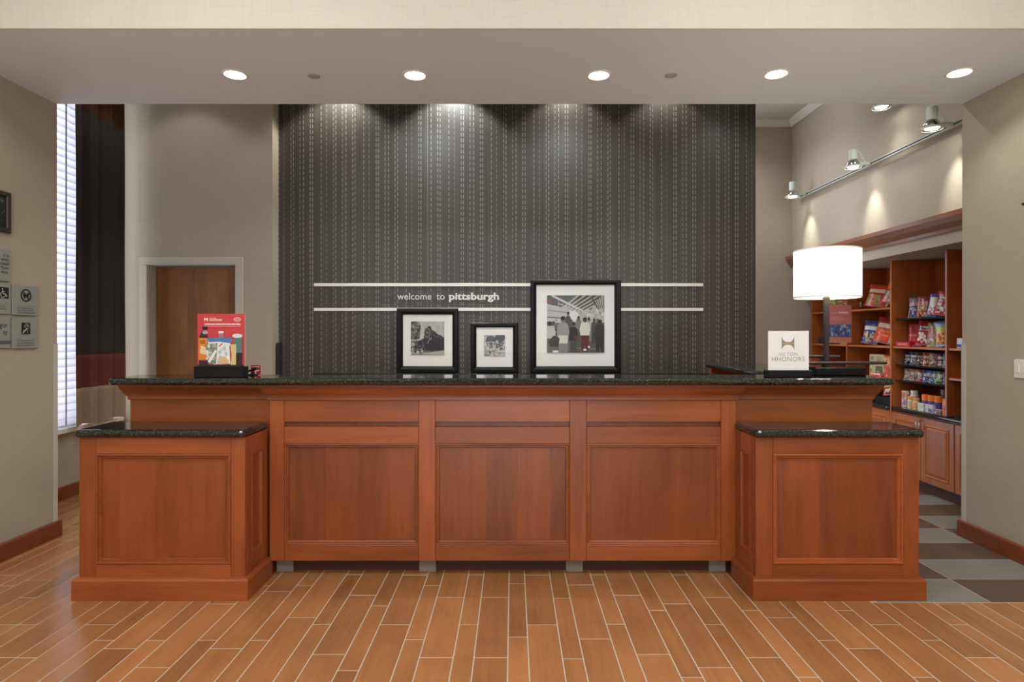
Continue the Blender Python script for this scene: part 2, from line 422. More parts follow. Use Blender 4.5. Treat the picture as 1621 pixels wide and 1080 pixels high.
for k in range(-17, 15):
    base = XK+k*(WIDE+NARR)
    for kind, x0, x1 in (('n', base, base+NARR), ('w', base+NARR, base+NARR+WIDE)):
        o_ = off(kind, k)
        y = o_-math.ceil((o_-Y0)/LEN)*LEN
        ymax = 6.0 if x0 < -1.9 else (4.4 if x0 < 1.9 else 3.22)
        while y < ymax:
            if y+LEN < 1.2: y += LEN; continue
            ya, yb = max(y, Y0), min(y+LEN, ymax)
            if x1 < -4.15 or (x0 < XL-.3 and yb < 4.2): y += LEN; continue
            if seen(x0, x1, ya, yb):
                key = (kind, round(yb-ya, 3))
                if key not in shared:
                    b_ = plank_bm(-(x1-x0)/2, (x1-x0)/2, 0, yb-ya); bmesh.ops.recalc_face_normals(b_, faces=b_.faces)
                    me = bpy.data.meshes.new('plank'); b_.to_mesh(me); b_.free(); me.materials.append(M['plank']); shared[key] = me
                o = bpy.data.objects.new('plank', shared[key]); C.objects.link(o); o.parent = floor; o.location = ((x0+x1)/2, ya, 0)
            else:
                plank_bm(x0, x1, ya, yb, rest)
            y += LEN
o = obj('plank', rest, M['plank'], floor); o['kind'] = 'stuff'
# added pale floor tiles behind the viewer, unseen, bouncing neutral light
me = None
for i in range(-5, 5):
    for j in range(9):
        if me is None:
            b_ = plank_bm(0, .66, 0, .62); bmesh.ops.recalc_face_normals(b_, faces=b_.faces); me = bpy.data.meshes.new('bounce_tile'); b_.to_mesh(me); b_.free(); me.materials.append(M['stone'])
        o = bpy.data.objects.new('bounce_tile', me); C.objects.link(o); o.parent = floor; o.location = (i*.66, Y0+j*.62, 0)
# slate tiles in the shop, laid chequerwise
for i in range(-1, 4):
    for j in range(0, 14):
        x0, x1 = 2.555+i*.61, 2.555+(i+1)*.61; y0, y1 = 3.222+j*.305, 3.222+(j+1)*.305
        if x0 > 4.2 or y0 > YE: continue
        key = 'slate%d' % ((i+j) % 2)
        if key not in shared:
            b_ = plank_bm(0, .61, 0, .305); bmesh.ops.recalc_face_normals(b_, faces=b_.faces)
            me = bpy.data.meshes.new('slate_tile'); b_.to_mesh(me); b_.free(); me.materials.append(M['slate_d' if (i+j) % 2 == 0 else 'slate_l']); shared[key] = me
        o = bpy.data.objects.new('slate_tile', shared[key]); C.objects.link(o); o.parent = floor; o.location = (x0, y0, 0)

# walls ---------------------------------------------------------------------------------
wl = struct('wall_left', box(-4.1, XL, Y0, YS1, 0, ZC), M['wall'])
wr = struct('wall_right', box(XR, 4.2, Y0, YS1, 0, ZC), M['wall'])
# window wall with its opening
WY0, WY1, WZ0, WZ1 = 4.36, 5.90, .60, 3.95
bm = box(XW-.2, XW, YS1, 6.3, 0, WZ0); bx(bm, XW-.2, XW, YS1, 6.3, WZ1, ZC); bx(bm, XW-.2, XW, YS1, WY0, WZ0, WZ1); bx(bm, XW-.2, XW, WY1, 6.3, WZ0, WZ1)
struct('wall_window', bm, M['wall'])
DX0, DX1, DZ = -3.625, -2.715, 2.13       # door opening
bm = box(-4.09, DX0, YB, 6.28, 0, ZC); bx(bm, DX1, -2.372, YB, 6.28, 0, ZC); bx(bm, DX0, DX1, YB, 6.28, DZ, ZC)
struct('wall_back', bm, M['wall'])
struct('wall_feature', box(-2.372, 2.453, YD, 6.28, 0, ZC), M['paper'])
struct('wall_shop_back', box(2.0, 4.3, YE, 7.6, 0, ZC), M['wall2'])
struct('wall_shop_side', box(4.12, 4.3, YS1, YE, 0, 2.2), M['wall2'])
struct('wall_shop_upper', box(XU, 4.3, YS1, YE, 2.14, ZC), M['wall2'])
# unseen lobby end wall, its wide gap added to let sky light in
bm = box(-4.1, -1.8, Y0-.15, Y0, 0, ZC); bx(bm, 1.8, 4.2, Y0-.15, Y0, 0, ZC); bx(bm, -1.8, 1.8, Y0-.15, Y0, 2.6, ZC)
struct('wall_light_gap', bm, M['wall'])
struct('ceiling', box(-4.2, 4.3, Y0-.15, 7.6, ZC, ZC+.12), M['ceil'])
so = struct('ceiling_soffit', box(-4.15, 4.25, YS0+.012, YS1, ZS, ZC), M['soffit'])
struct('fascia', box(XL, XR, YS0, YS0+.012, ZS, ZC), M['fascia'], so)
# crown moulding in the shop
bm = B(); prof = [(0, ZC), (0, ZC-.07), (.012, ZC-.075), (.03, ZC-.05), (.065, ZC-.02), (.07, ZC)]
sweep(bm, [(2.0, YE), (XU, YE), (XU, YS1)], prof)
struct('trim_1', bm, M['crown'])
# wooden cornice along the shop upper wall
bm = B(); prof = [(0, 2.375), (0, 2.235), (.012, 2.235), (.018, 2.262), (.05, 2.30), (.075, 2.34), (.078, 2.375)]
sweep(bm, [(XU, YE), (XU, YS1)], prof)
struct('trim_2', bm, M['cornice'])
# baseboards
def base_run(name, pts):
    struct(name, sweep(B(), pts, [(0, 0), (.022, 0), (.022, .105), (.016, .113), (0, .113)]), M['base'])
base_run('baseboard_left', [(XL, Y0), (XL, YS1), (XL-.3, YS1)])
base_run('baseboard_right', [(XR+.25, YS1), (XR, YS1), (XR, Y0)])
base_run('baseboard_window', [(XW, YS1), (XW, YB), (DX0-.06, YB)])
# corner guards
struct('trim_3', sweep(B(), [(XL, YS1-.035), (XL, YS1), (XL-.03, YS1)], [(0, .113), (.004, .113), (.004, 1.36), (0, 1.36)]), M['guard'])
struct('trim_4', sweep(B(), [(XR+.03, YS1), (XR, YS1), (XR, YS1-.035)], [(0, .113), (.004, .113), (.004, 1.36), (0, 1.36)]), M['guard'])

# door in the back wall
dr = obj('door_1', box(DX0+.04, DX1-.04, YB+.125, YB+.17, .01, DZ-.04), M['door']); dr['kind'] = 'structure'
bm = B(); d = .055
for x0, x1, z0, z1 in ((DX0-d, DX0+.02, 0, DZ-.02), (DX1-.02, DX1+d, 0, DZ-.02), (DX0-d, DX1+d, DZ-.02, DZ+d)):
    bx(bm, x0, x1, YB-.014, YB+.01, z0, z1, .003)
for x0, x1, z0, z1 in ((DX0, DX0+.025, 0, DZ-.02), (DX1-.025, DX1, 0, DZ-.02), (DX0, DX1, DZ-.025, DZ)):
    bx(bm, x0, x1, YB+.01, YB+.2, z0, z1)
for x0, x1, z0, z1 in ((DX0+.02, DX0+.04, 0, DZ-.02), (DX1-.04, DX1-.02, 0, DZ-.02), (DX0+.02, DX1-.02, DZ-.04, DZ-.02)):
    bx(bm, x0, x1, YB+.17, YB+.2, z0, z1)
obj('door_frame', bm, M['trim'], dr)
bm = lathe(B(), [(.012, 0), (.012, .04), (.028, .045), (.03, .06), (.02, .075)], 14); bm.transform(Matrix.Translation((DX1-.11, YB+.125, 1.0)) @ Matrix.Rotation(PI/2, 4, 'X'))
obj('door_handle', bm, M['chrome'], dr, smooth=True)

# window, sill
bm = B(); fx = XW-.10
for y0, y1, z0, z1 in ((WY0, WY0+.05, WZ0, WZ1), (WY1-.05, WY1, WZ0, WZ1), (WY0, WY1, WZ0, WZ0+.05), (WY0, WY1, WZ1-.05, WZ1), (5.46, 5.52, WZ0, WZ1)):
    bx(bm, fx-.03, fx+.03, y0, y1, z0, z1)
wn_ = obj('window_1', bm, M['trim']); wn_['kind'] = 'structure'
for y0, y1 in ((WY0+.05, 5.46), (5.52, WY1-.05)):
    for z0, z1 in ((WZ0+.05, WZ1-.05),):
        obj('pane', box(fx-.004, fx+.004, y0, y1, z0, z1), M['glass'], wn_)
obj('window_sill', box(XW-.09, XW+.06, YS1+.02, 5.945, WZ0-.022, WZ0+.02, .004), M['crown'], wn_)

# ================================================================== RECEPTION DESK
FY, SY = 3.56, 3.60
DXL, DXR = -2.285, 2.145
CX = -.06
XA, XB = -1.437, 1.317
desk = thing('reception_desk', 'long cherry wood reception desk with three recessed front panels', 'desk', (CX, 3.8, 0))
bm = box(XA, XB, FY+.03, 3.84, .093, 1.136); bx(bm, DXL, XA, SY+.02, 3.84, .0, 1.136); bx(bm, XB, DXR, SY+.02, 3.84, 0, 1.136)
obj('carcass', bm, M['wood_z'], desk)
st = [(XA, -1.351), (-.556, -.459), (.336, .433), (1.228, XB)]
for a, b in st: obj('stile', box(a, b, FY, FY+.035, .093, 1.045, .002), M['wood_z'], desk)
ops = [(-1.351, -.556), (-.459, .336), (.433, 1.228)]
for a, b in ops:
    g = .001
    obj('rail', box(a+g, b-g, FY+.002, FY+.035, .093, .185, .002), M['wood_x'], desk)
    obj('rail', box(a+g, b-g, FY+.002, FY+.035, .785, .884, .002), M['wood_x'], desk)
    obj('top_board', box(a+g, b-g, FY+.002, FY+.035, .914, 1.045, .002), M['wood_x'], desk)
    obj('panel', box(a+g, b-g, FY+.020, FY+.034, .187, .783), M['panel'], desk)
    bm = ring(B(), a+g, b-g, .186, .784, [(0, .02), (0, .003), (.004, .001), (.009, .003), (.011, .008), (.019, .008), (.023, .012), (.024, .0205)])
    bm.transform(frame((0, FY, 0), (1, 0, 0), (0, 0, 1)) @ Matrix.Scale(-1, 4, (0, 0, 1)))
    obj('panel_moulding', bm, M['wood_x'], desk)
for a, b in ((DXL, XA-.002), (XB+.002, DXR)):
    obj('side_board', box(a, b, SY, SY+.022, .0, 1.045, .002), M['wood_x'], desk)
bm = sweep(B(), [(DXL, 3.84), (DXL, SY), (XA, SY), (XA, FY), (XB, FY), (XB, SY), (DXR, SY), (DXR, 3.84)][::-1],
           [(-.004, 1.040), (-.006, 1.136), (-.045, 1.136), (-.044, 1.122), (-.038, 1.108), (-.028, 1.088), (-.019, 1.074), (-.016, 1.070), (-.015, 1.064), (-.009, 1.062), (-.009, 1.044)])
obj('crown_moulding', bm, M['wood_x'], desk)
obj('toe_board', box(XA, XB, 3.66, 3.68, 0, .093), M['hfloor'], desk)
for x in (438, 664, 896, 1122):
    a = (x-812)/955*3.64; obj('foot', box(a, a+.10, 3.638, 3.66, .0, .093), M['foot'], desk)
top('countertop', slab(-2.338, 2.203, 3.465, 3.80, 1.136, 1.178), M['granite'], 'long polished dark granite countertop on the reception desk', 'countertop', smooth=False)

# two low cabinets in front of the desk ends
def pedestal(x0, x1, inner, label, tlabel):
    yf, z0, z1 = 3.26, .0, .875
    p = thing('side_cabinet', label, 'cabinet', ((x0+x1)/2, 3.43, 0), group='low cabinets at the desk ends')
    yb = SY-.001
    xi = x1 if inner > 0 else x0
    ci = .022
    obj('body', box(x0+(ci if inner < 0 else .0), x1-(ci if inner > 0 else .0), yf+.022, yb-.002, 0, z1), M['wood_z'], p)
    px0, px1, pz0, pz1 = (x0+.092, x1-.078, .191, .785) if inner > 0 else (x0+.094, x1-.088, .191, .785)
    obj('stile', box(x0, px0, yf, yf+.0215, .05, z1, .002), M['wood_z'], p)
    obj('stile', box(px1, x1, yf, yf+.0215, .05, z1, .002), M['wood_z'], p)
    obj('rail', box(px0+.0005, px1-.0005, yf, yf+.0215, .05, pz0, .002), M['wood_x'], p)
    obj('rail', box(px0+.0005, px1-.0005, yf, yf+.0215, pz1, z1, .002), M['wood_x'], p)
    obj('panel', box(px0, px1, yf+.014, yf+.0215, pz0, pz1), M['panel'], p)
    pr = [(0, .015), (0, -.004), (.004, -.007), (.010, -.006), (.014, .004), (.022, .004), (.026, .010), (.0265, .0145)]
    bm = ring(B(), px0, px1, pz0, pz1, pr); bm.transform(frame((0, yf, 0), (1, 0, 0), (0, 0, 1)) @ Matrix.Scale(-1, 4, (0, 0, 1)))
    obj('panel_moulding', bm, M['wood_x'], p)
    # inner side face, framed the same way
    s = 1 if inner > 0 else -1
    def sb(name, ya, yb_, za, zb, t0, t1, mat):
        xa, xb = sorted((xi-s*t0, xi-s*t1)); return obj(name, box(xa, xb, ya, yb_, za, zb, .0015), mat, p)
    ya, yb2 = 3.335, 3.475
    sb('stile', yf+.0225, ya, .05, z1, 0, .0215, M['wood_z']); sb('stile', yb2, FY-.002, .05, z1, 0, .0215, M['wood_z'])
    sb('rail', ya, yb2, .05, .215, 0, .0215, M['wood_y']); sb('rail', ya, yb2, .77, z1, 0, .0215, M['wood_y'])
    sb('panel', ya, yb2, .215, .77, .014, .0215, M['wood_z'])
    pr2 = [(0, .015), (0, -.003), (.004, -.005), (.009, -.004), (.013, .005), (.020, .010), (.0205, .0145)]
    bm = ring(B(), ya, yb2, .215, .77, pr2)
    bm.transform(frame((xi, 0, 0), (0, 1, 0), (0, 0, 1)) @ Matrix.Scale(-s, 4, (0, 0, 1)))
    obj('panel_moulding', bm, M['wood_y'], p)
    yo, yi = yb, FY-.001
    path = [(x0, yo if inner > 0 else yi), (x0, yf), (x1, yf), (x1, yi if inner > 0 else yo)]
    bm = sweep(B(), path[::-1], [(-.0, .0), (-.024, 0), (-.024, .104), (-.018, .116), (-.0, .120)])
    obj('base_moulding', bm, M['wood_x'], p)
    gx0, gx1 = (x0-.016, x1+.012) if inner > 0 else (x0-.012, x1+.022)
    top('cabinet_top', slab(gx0, gx1, yf-.033, FY-.0 if False else 3.558, z1, z1+.044), M['granite'], tlabel, 'countertop', 'low granite tops')
    return p
pedestal(-2.345, -1.447, 1, 'low cherry wood cabinet at the desk end beside the blinds window', 'dark granite top of the low cabinet beside the blinds window')
pedestal(1.312, 2.195, -1, 'low cherry wood cabinet at the desk end beside the snack shelves', 'dark granite top of the low cabinet beside the snack shelves')

# return counter behind the right end of the desk
rc = thing('return_counter', 'dark topped side counter running back from the desk behind the white card', 'counter', (1.93, 4.6, 0))
obj('counter_top', slab(1.67, 2.17, 3.86, 5.27, 1.136, 1.178), M['granite'], rc)
obj('end_panel', box(1.70, 2.14, 5.17, 5.21, 0, 1.135), M['wood_z'], rc)
obj('side_panel', box(2.10, 2.14, 3.88, 5.17, 0, 1.135), M['wood_z'], rc)

# ================================================================== THINGS ON THE DESK
ZT = 1.178
def tent_sign(name, label, x0, x1, zb, zt, y, bx0, bx1, draw):
    t = thing(name, label, 'sign', ((x0+x1)/2, y, ZT))
    obj('base', box(bx0+.004, bx1-.004, y-.032, y+.032, ZT, ZT+zb, .003), M['blackm'], t)
    W, H = x1-x0, zt-(ZT+zb)
    obj('acrylic_sheet', box(x0-.003, x1+.003, y-.004, y+.004, ZT+zb-.002, zt+.003), M['acrylic'], t)
    obj('card', box(x0, x1, y-.0102, y-.0062, ZT+zb+.001, zt), M['mat'], t)
    P_ = Print(W, H, MF((x0, y-.0104, ZT+zb))); draw(P_); P_.build('print', t)
    return t

def X_at(px, y): return (px-812)/955*y
def Z_at(py, y): return HC-(py-527)/955*y

def draw_red(p):
    p.rect((196, 58, 66), 0, 0, 1, 1)
    wh = (240, 225, 222)
    # bow shaped emblem and small lettering
    p.poly(wh, [(.14, .86), (.18, .89), (.22, .86), (.22, .93), (.18, .905), (.14, .93)])
    p.text(wh, 'HILTON', .25, .905, .011, 0, 'LEFT'); p.text(wh, 'HHONORS', .25, .865, .015, .0004, 'LEFT')
    p.ell(wh, .84, .893, .075, .038); p.ell((196, 58, 66), .84, .893, .062, .028); p.text(wh, 'HHH', .84, .88, .011)
    for k in range(22): p.rect(wh, .15+k*.035, .79, .15+k*.035+.024+.006*(k % 3 > 0), .815)
    for k in range(30): p.rect((226, 160, 160), .15+k*.0255, .757, .15+k*.0255+.018, .772)
    # bottle with orange label
    p.poly((60, 26, 24), [(.04, .02), (.24, .02), (.24, .55), (.20, .62), (.17, .68), (.11, .68), (.07, .62), (.04, .55)])
    p.rect((28, 24, 24), .11, .70, .22, .76); p.ell((180, 160, 165), .17, .645, .06, .035)
    p.rect((214, 128, 48), .03, .12, .22, .54); p.text((40, 30, 30), 'IZE', .115, .44, .022, .0006)
    p.poly((222, 200, 160), [(.06, .25), (.18, .22), (.2, .35), (.08, .4)])
    # bottle in the middle
    p.rect((230, 226, 222), .45, .63, .56, .67); p.poly((150, 120, 120), [(.44, .5), (.58, .5), (.55, .63), (.46, .63)])
    # blue white chip bag
    p.poly((222, 226, 226), [(.22, .53), (.74, .53), (.68, .38), (.70, .05), (.34, .04), (.28, .2), (.24, .4)])
    p.poly((66, 124, 176), [(.20, .54), (.74, .54), (.70, .44), (.45, .47), (.25, .46)])
    p.poly((206, 178, 138), [(.42, .05), (.66, .05), (.66, .16), (.55, .19), (.45, .17)]); p.line((196, 40, 40), .46, .38, .54, .44, .02)
    p.mottle([(235, 235, 235), (200, 206, 206), (170, 190, 200)], .42, .15, .66, .42, 14, .03)
    # silver bag
    p.poly((120, 132, 124), [(.18, .42), (.43, .44), (.40, .05), (.24, .05), (.2, .2)])
    p.mottle([(210, 214, 206), (90, 100, 92), (160, 168, 150)], .21, .1, .40, .40, 18, .035)
    p.line((230, 230, 220), .25, .08, .40, .30, .05)
    # can with pale cap, bar
    p.rect((84, 120, 118), .78, .25, .95, .56); p.rect((46, 24, 24), .78, .03, .95, .26); p.ell((214, 218, 216), .85, .58, .11, .04)
    p.poly((206, 188, 124), [(.71, .02), (.82, .03), (.83, .42), (.70, .42), (.73, .2)])
    p.rect((40, 28, 26), .02, 0, .98, .03)
y = 3.545
tent_sign('table_sign', 'red snack advertisement card in a black based stand on the desk', X_at(314, y), X_at(389, y), Z_at(580, y)-ZT, Z_at(497, y), y, X_at(310, y), X_at(391, y), draw_red)

def draw_white(p):
    p.rect((236, 238, 238), 0, 0, 1, 1)
    g = (150, 138, 108)
    a = []
    n = 20
    l, r_, b, t = .33, .64, .52, .85
    up = [(l+(r_-l)*k/n, (.715+(t-.715)*abs(2*k/n-1)**3.2)) for k in range(n+1)]
    dn = [(l+(r_-l)*k/n, (.645-(.645-b)*abs(2*k/n-1)**3.2)) for k in range(n+1)]
    for k in range(n):
        p.poly(g, [dn[k], dn[k+1], up[k+1], up[k]])
    p.rect((196, 190, 168), l+.02, .672, r_-.02, .684)
    p.text((140, 140, 140), 'HILTON', .49, .365, .0285, -.0004, 'CENTER', 1.12); p.text((140, 140, 140), 'HHONORS', .49, .225, .0385, -.0004, 'CENTER', 1.05)
y = 3.545
tent_sign('table_sign', 'white card with gold emblem in a black based stand on the desk', X_at(1215, y), X_at(1279, y), Z_at(586, y)-ZT, Z_at(524, y), y, X_at(1211, y), X_at(1283, y), draw_white)

# lamp
ly = 3.70; lx = X_at(1308, ly)
lamp = thing('table_lamp', 'table lamp with white drum shade and dark bronze pole on the desk', 'lamp', (lx, ly, ZT))
obj('base', box(X_at(1284, ly), X_at(1365, ly), ly-.05, ly+.07, ZT, ZT+.052, .006), M['black'], lamp)
obj('tray', box(X_at(1268, ly), X_at(1400, ly), ly-.035, ly+.035, 1.247, 1.264, .005), M['bronze'], lamp)
obj('rear_bar', box(X_at(1276, ly), X_at(1337, ly), ly+.045, ly+.065, 1.283, 1.300, .004), M['bronze'], lamp)
bm = box(lx-.02, lx+.02, ly-.02, ly+.02, ZT+.05, 1.25); bx(bm, lx-.012, lx+.012, ly+.02, ly+.055, 1.25, 1.295)
obj('post_block', bm, M['bronze'], lamp)
obj('pole', box(lx-.013, lx+.013, ly-.013, ly+.013, 1.262, Z_at(462, ly), .002), M['bronze'], lamp)
obj('collar', lathe(B(), [(.022, -.012), (.022, .0), (.014, .006), (.010, .03)], 16, (lx, ly, Z_at(471, ly))), M['bronze'], lamp)
r = (1365-1255)/2/955*ly*.885; zt, zb = Z_at(392, ly-r)+.006, Z_at(471, ly-r)+.010
bm = lathe(B(), [(r, zb), (r, zt), (r-.004, zt), (r-.004, zb), (r, zb)], 48, (X_at(1309, ly), ly, 0), False)
obj('shade', bm, M['shade'], lamp, smooth=False)
for z in (zb, zt):
    bm = lathe(B(), [(r+.0012, z-.003), (r+.0012, z+.006), (r-.005, z+.006), (r-.005, z-.003), (r+.0012, z-.003)], 48, (X_at(1309, ly), ly, 0), False)
    obj('shade_rim', bm, M['white'], lamp)
ld = bpy.data.lights.new('lamp_bulb', 'POINT'); ld.energy = P_LAMP; ld.shadow_soft_size = .06; ld.color = (1, .93, .82)
lo = bpy.data.objects.new('lamp_bulb', ld); C.objects.link(lo); lo.parent = lamp; lo.location = (0, 0, (zt+zb)/2-ZT)

# little red card on a dark stand behind the red sign
y = 3.72
t = thing('card_stand', 'small red card with white print on a dark arm beside the red advertisement', 'card stand', (X_at(404, y), y, ZT))
obj('base', lathe(B(), [(.03, 0), (.03, .006), (.008, .012), (.006, .02)], 14, (X_at(400, y), y, ZT)), M['blackm'], t)
bm = tube(B(), [(X_at(388, y), y-.01, ZT+.022), (X_at(398, y), y-.006, ZT+.03), (X_at(406, y), y-.004, ZT+.045)], .006); obj('arm', bm, M['blackm'], t)
obj('card', box(X_at(397, y), X_at(413, y), y, y+.004, ZT+.004, Z_at(578, y)), M['mat'], t)
p = Print(X_at(413, y)-X_at(397, y), Z_at(578, y)-ZT-.004, MF((X_at(397, y), y-.0004, ZT+.004)))
p.rect((170, 40, 38), 0, 0, 1, 1); p.poly((235, 220, 215), [(.4, .02), (.55, .02), (.55, .35), (.8, .35), (.8, .5), (.4, .45)])
for k in range(6): p.rect((225, 170, 165), .12+k*.13, .76, .12+k*.13+.09, .88)
p.build('print', t)
# narrow dark panel at the wall corner
top('partition_panel', box(-2.362, -2.335, 6.02, 6.098, 0, 1.34), M['navy'], 'narrow dark navy panel standing at the edge of the patterned wall', 'panel')

# ================================================================== FEATURE WALL
yw = YD-.022
for z, lab in ((1.924, 'long pale steel rail above the welcome lettering'), (1.675, 'long pale steel rail below the welcome lettering')):
    t = thing('wall_rail', lab, 'rail', (-.045, YD, z), group='steel rails on the patterned wall')
    obj('bar', box(-2.005, 1.916, YD-.026, YD-.012, z-.015, z+.015, .001), M['steel'], t)
    for x in (-1.9, -.7, .5, 1.8): obj('standoff', box(x-.01, x+.01, YD-.012, YD, z-.01, z+.01), M['steel'], t)
t = thing('wall_lettering', 'white raised lettering welcoming guests between the two steel rails', 'lettering', (-.65, YD, 1.775))
def word(s, px0, px1, size, off_):
    bm = text_bm(s, size, .006, off_)
    xs = [v.co.x for v in bm.verts]; w0 = max(xs)-min(xs); tgt = (px1-px0)/955*YD
    bm.transform(Matrix.Translation((-min(xs), 0, 0))); bm.transform(Matrix.Scale(tgt/w0, 4, (1, 0, 0)))
    bm.transform(MF((X_at(px0, YD), YD-.0065, Z_at(474.5, YD)))); obj('word', bm, M['white'], t)
word('welcome', 629, 683, .099, .0); word('to', 691, 704, .099, .0); word('pittsburgh', 711, 790, .099, .0028)
# ledge
lg = thing('picture_ledge', 'thin black picture ledge along the patterned wall', 'shelf', (-.03, YD, 1.0))
obj('board', box(-2.005, 1.95, YD-.13, YD, 1.012, 1.034, .002), M['black'], lg)
obj('back_strip', box(-2.0, 1.94, YD-.012, YD, .96, 1.012), M['black'], lg)

def picture(label, x0, x1, y0, y1, m, pic, draw):
    yy = YD-.055; sc_ = yy/955
    X0, X1, Z0, Z1 = X_at(x0, yy), X_at(x1, yy), 1.0345, Z_at(y0, yy)
    t = thing('framed_photograph', label, 'picture', ((X0+X1)/2, YD-.03, Z0))
    mx = [X_at(m[0], yy), X_at(m[1], yy), Z_at(m[3], yy), Z_at(m[2], yy)]
    # the four sides may differ a little in width, so the frame is lofted between outer and inner outlines
    O = (X0, X1, Z0, Z1); I = (mx[0], mx[1], mx[2], mx[3])
    def lp(k, d): return [(O[0]+(I[0]-O[0])*k, O[2]+(I[2]-O[2])*k, d), (O[1]+(I[1]-O[1])*k, O[2]+(I[2]-O[2])*k, d), (O[1]+(I[1]-O[1])*k, O[3]+(I[3]-O[3])*k, d), (O[0]+(I[0]-O[0])*k, O[3]+(I[3]-O[3])*k, d)]
    bm = loops(B(), [lp(0, 0), lp(0, .026), (lp(.15, .032)), lp(.55, .032), lp(.85, .024), lp(1, .018), lp(1, 0)]); 
    obj('frame', bm, M['black'], t, M=MF((0, YD-.026, 0)))
    obj('backing', box(O[0]+.005, O[1]-.005, YD-.027, YD-.0262, O[2]+.005, O[3]-.005), M['black'], t)
    obj('passepartout', box(I[0]-.002, I[1]+.002, YD-.035, YD-.0275, I[2]-.002, I[3]+.002), M['mat'], t)
    px = [X_at(pic[0], yy), X_at(pic[1], yy), Z_at(pic[3], yy), Z_at(pic[2], yy)]
    P_ = Print(px[1]-px[0], px[3]-px[2], MF((px[0], YD-.0355, px[2]))); draw(P_); P_.build('photograph', t)
    obj('glass', box(I[0], I[1], YD-.0428, YD-.0415, I[2], I[3]), M['glass'], t)

def g(v): return (v, v, int(v*.98))
def draw_train(p):
    p.rect(g(186), 0, 0, 1, 1); p.mottle([g(196), g(178), g(204)], .4, .6, 1, 1, 12, .1)
    p.rect(g(120), 0, 0, 1, .42)
    p.ell(g(96), .13, .72, .16, .28); p.mottle([g(50), g(78), g(120), g(160)], 0, .48, .3, 1, 70, .035)
    p.poly(g(196), [(.26, .45), (.38, .45), (.42, .7), (.36, 1), (.28, 1), (.30, .7)])
    p.poly(g(204), [(.24, .40), (.46, .42), (.40, .62), (.30, .66)])
    dk = (40, 42, 50)
    p.poly(dk, [(.20, .12), (.98, .14), (1, .2), (1, .52), (.8, .62), (.62, .76), (.42, .78), (.40, .5), (.2, .4)])
    p.poly(g(70), [(.38, .5), (.42, .78), (.52, .84), (.62, .8), (.64, .6), (.56, .48)])
    p.ell(g(110), .49, .66, .095, .15); p.ell(g(60), .485, .66, .06, .11); p.ell(g(140), .49, .67, .02, .04)
    p.rect(g(52), .52, .80, .60, .86); p.rect(g(60), .66, .64, .74, .70); p.rect(g(60), .80, .56, .90, .60)
    p.line(g(170), .50, .34, .57, .5, .018); p.line(g(170), .55, .34, .62, .52, .018)
    p.line(g(84), .6, .62, 1, .46, .03); p.ell((30, 32, 42), .62, .28, .1, .17); p.ell((34, 36, 46), .82, .27, .09, .15)
    p.mottle([g(30), g(66), g(90)], .1, .15, .45, .42, 40, .03)
    p.poly(g(168), [(0, .02), (1, 0), (1, .14), (.6, .07), (.2, .06), (0, .16)]); p.mottle([g(60), g(190), g(120)], 0, 0, .35, .2, 24, .03)
    p.rect(g(170), .02, .26, .12, .36)
def draw_helmet(p):
    p.rect(g(176), 0, 0, 1, 1); p.mottle([g(196), g(160), g(206), g(140)], 0, 0, 1, 1, 50, .07)
    p.ell(g(70), .33, .72, .25, .24, 20); p.ell(g(58), .76, .86, .24, .2, 18)
    p.rect(g(120), .12, .42, .52, .62); p.ell(g(84), .33, .54, .17, .13)
    p.mottle([g(90), g(150), g(120)], .2, .35, .48, .6, 20, .04)
    for (a, b, c, d_) in ((.08, .66, .54, .66), (.12, .5, .2, .3), (.2, .3, .45, .3), (.45, .3, .54, .5), (.2, .66, .22, .3), (.44, .66, .44, .3)): p.line(g(216), a, b, c, d_, .03)
    p.poly(g(40), [(.22, .22), (.46, .22), (.34, .08)]); p.ell(g(200), .62, .68, .06, .07); p.ell(g(110), .8, .58, .1, .1)
    p.mottle([g(90), g(220), g(60), g(150)], .6, .35, .95, .7, 34, .04); p.mottle([g(190), g(204), g(150)], .05, 0, .95, .25, 26, .06)
def person(p, u, v, h, shirt, legs, skin, wd=.09):
    p.poly(legs, [(u-wd*.7, v), (u-wd*.1, v), (u, v+h*.3), (u+wd*.15, v), (u+wd*.75, v), (u+wd*.85, v+h*.5), (u-wd*.85, v+h*.5)])
    p.poly(shirt, [(u-wd*.9, v+h*.45), (u+wd*.9, v+h*.45), (u+wd*1.1, v+h*.62), (u+wd*.85, v+h*.8), (u+wd*.3, v+h*.86), (u-wd*.3, v+h*.86), (u-wd*.85, v+h*.8), (u-wd*1.1, v+h*.62)])
    p.ell(skin, u, v+h*.91, wd*.42, h*.075); p.ell(g(40), u, v+h*.945, wd*.43, h*.05)
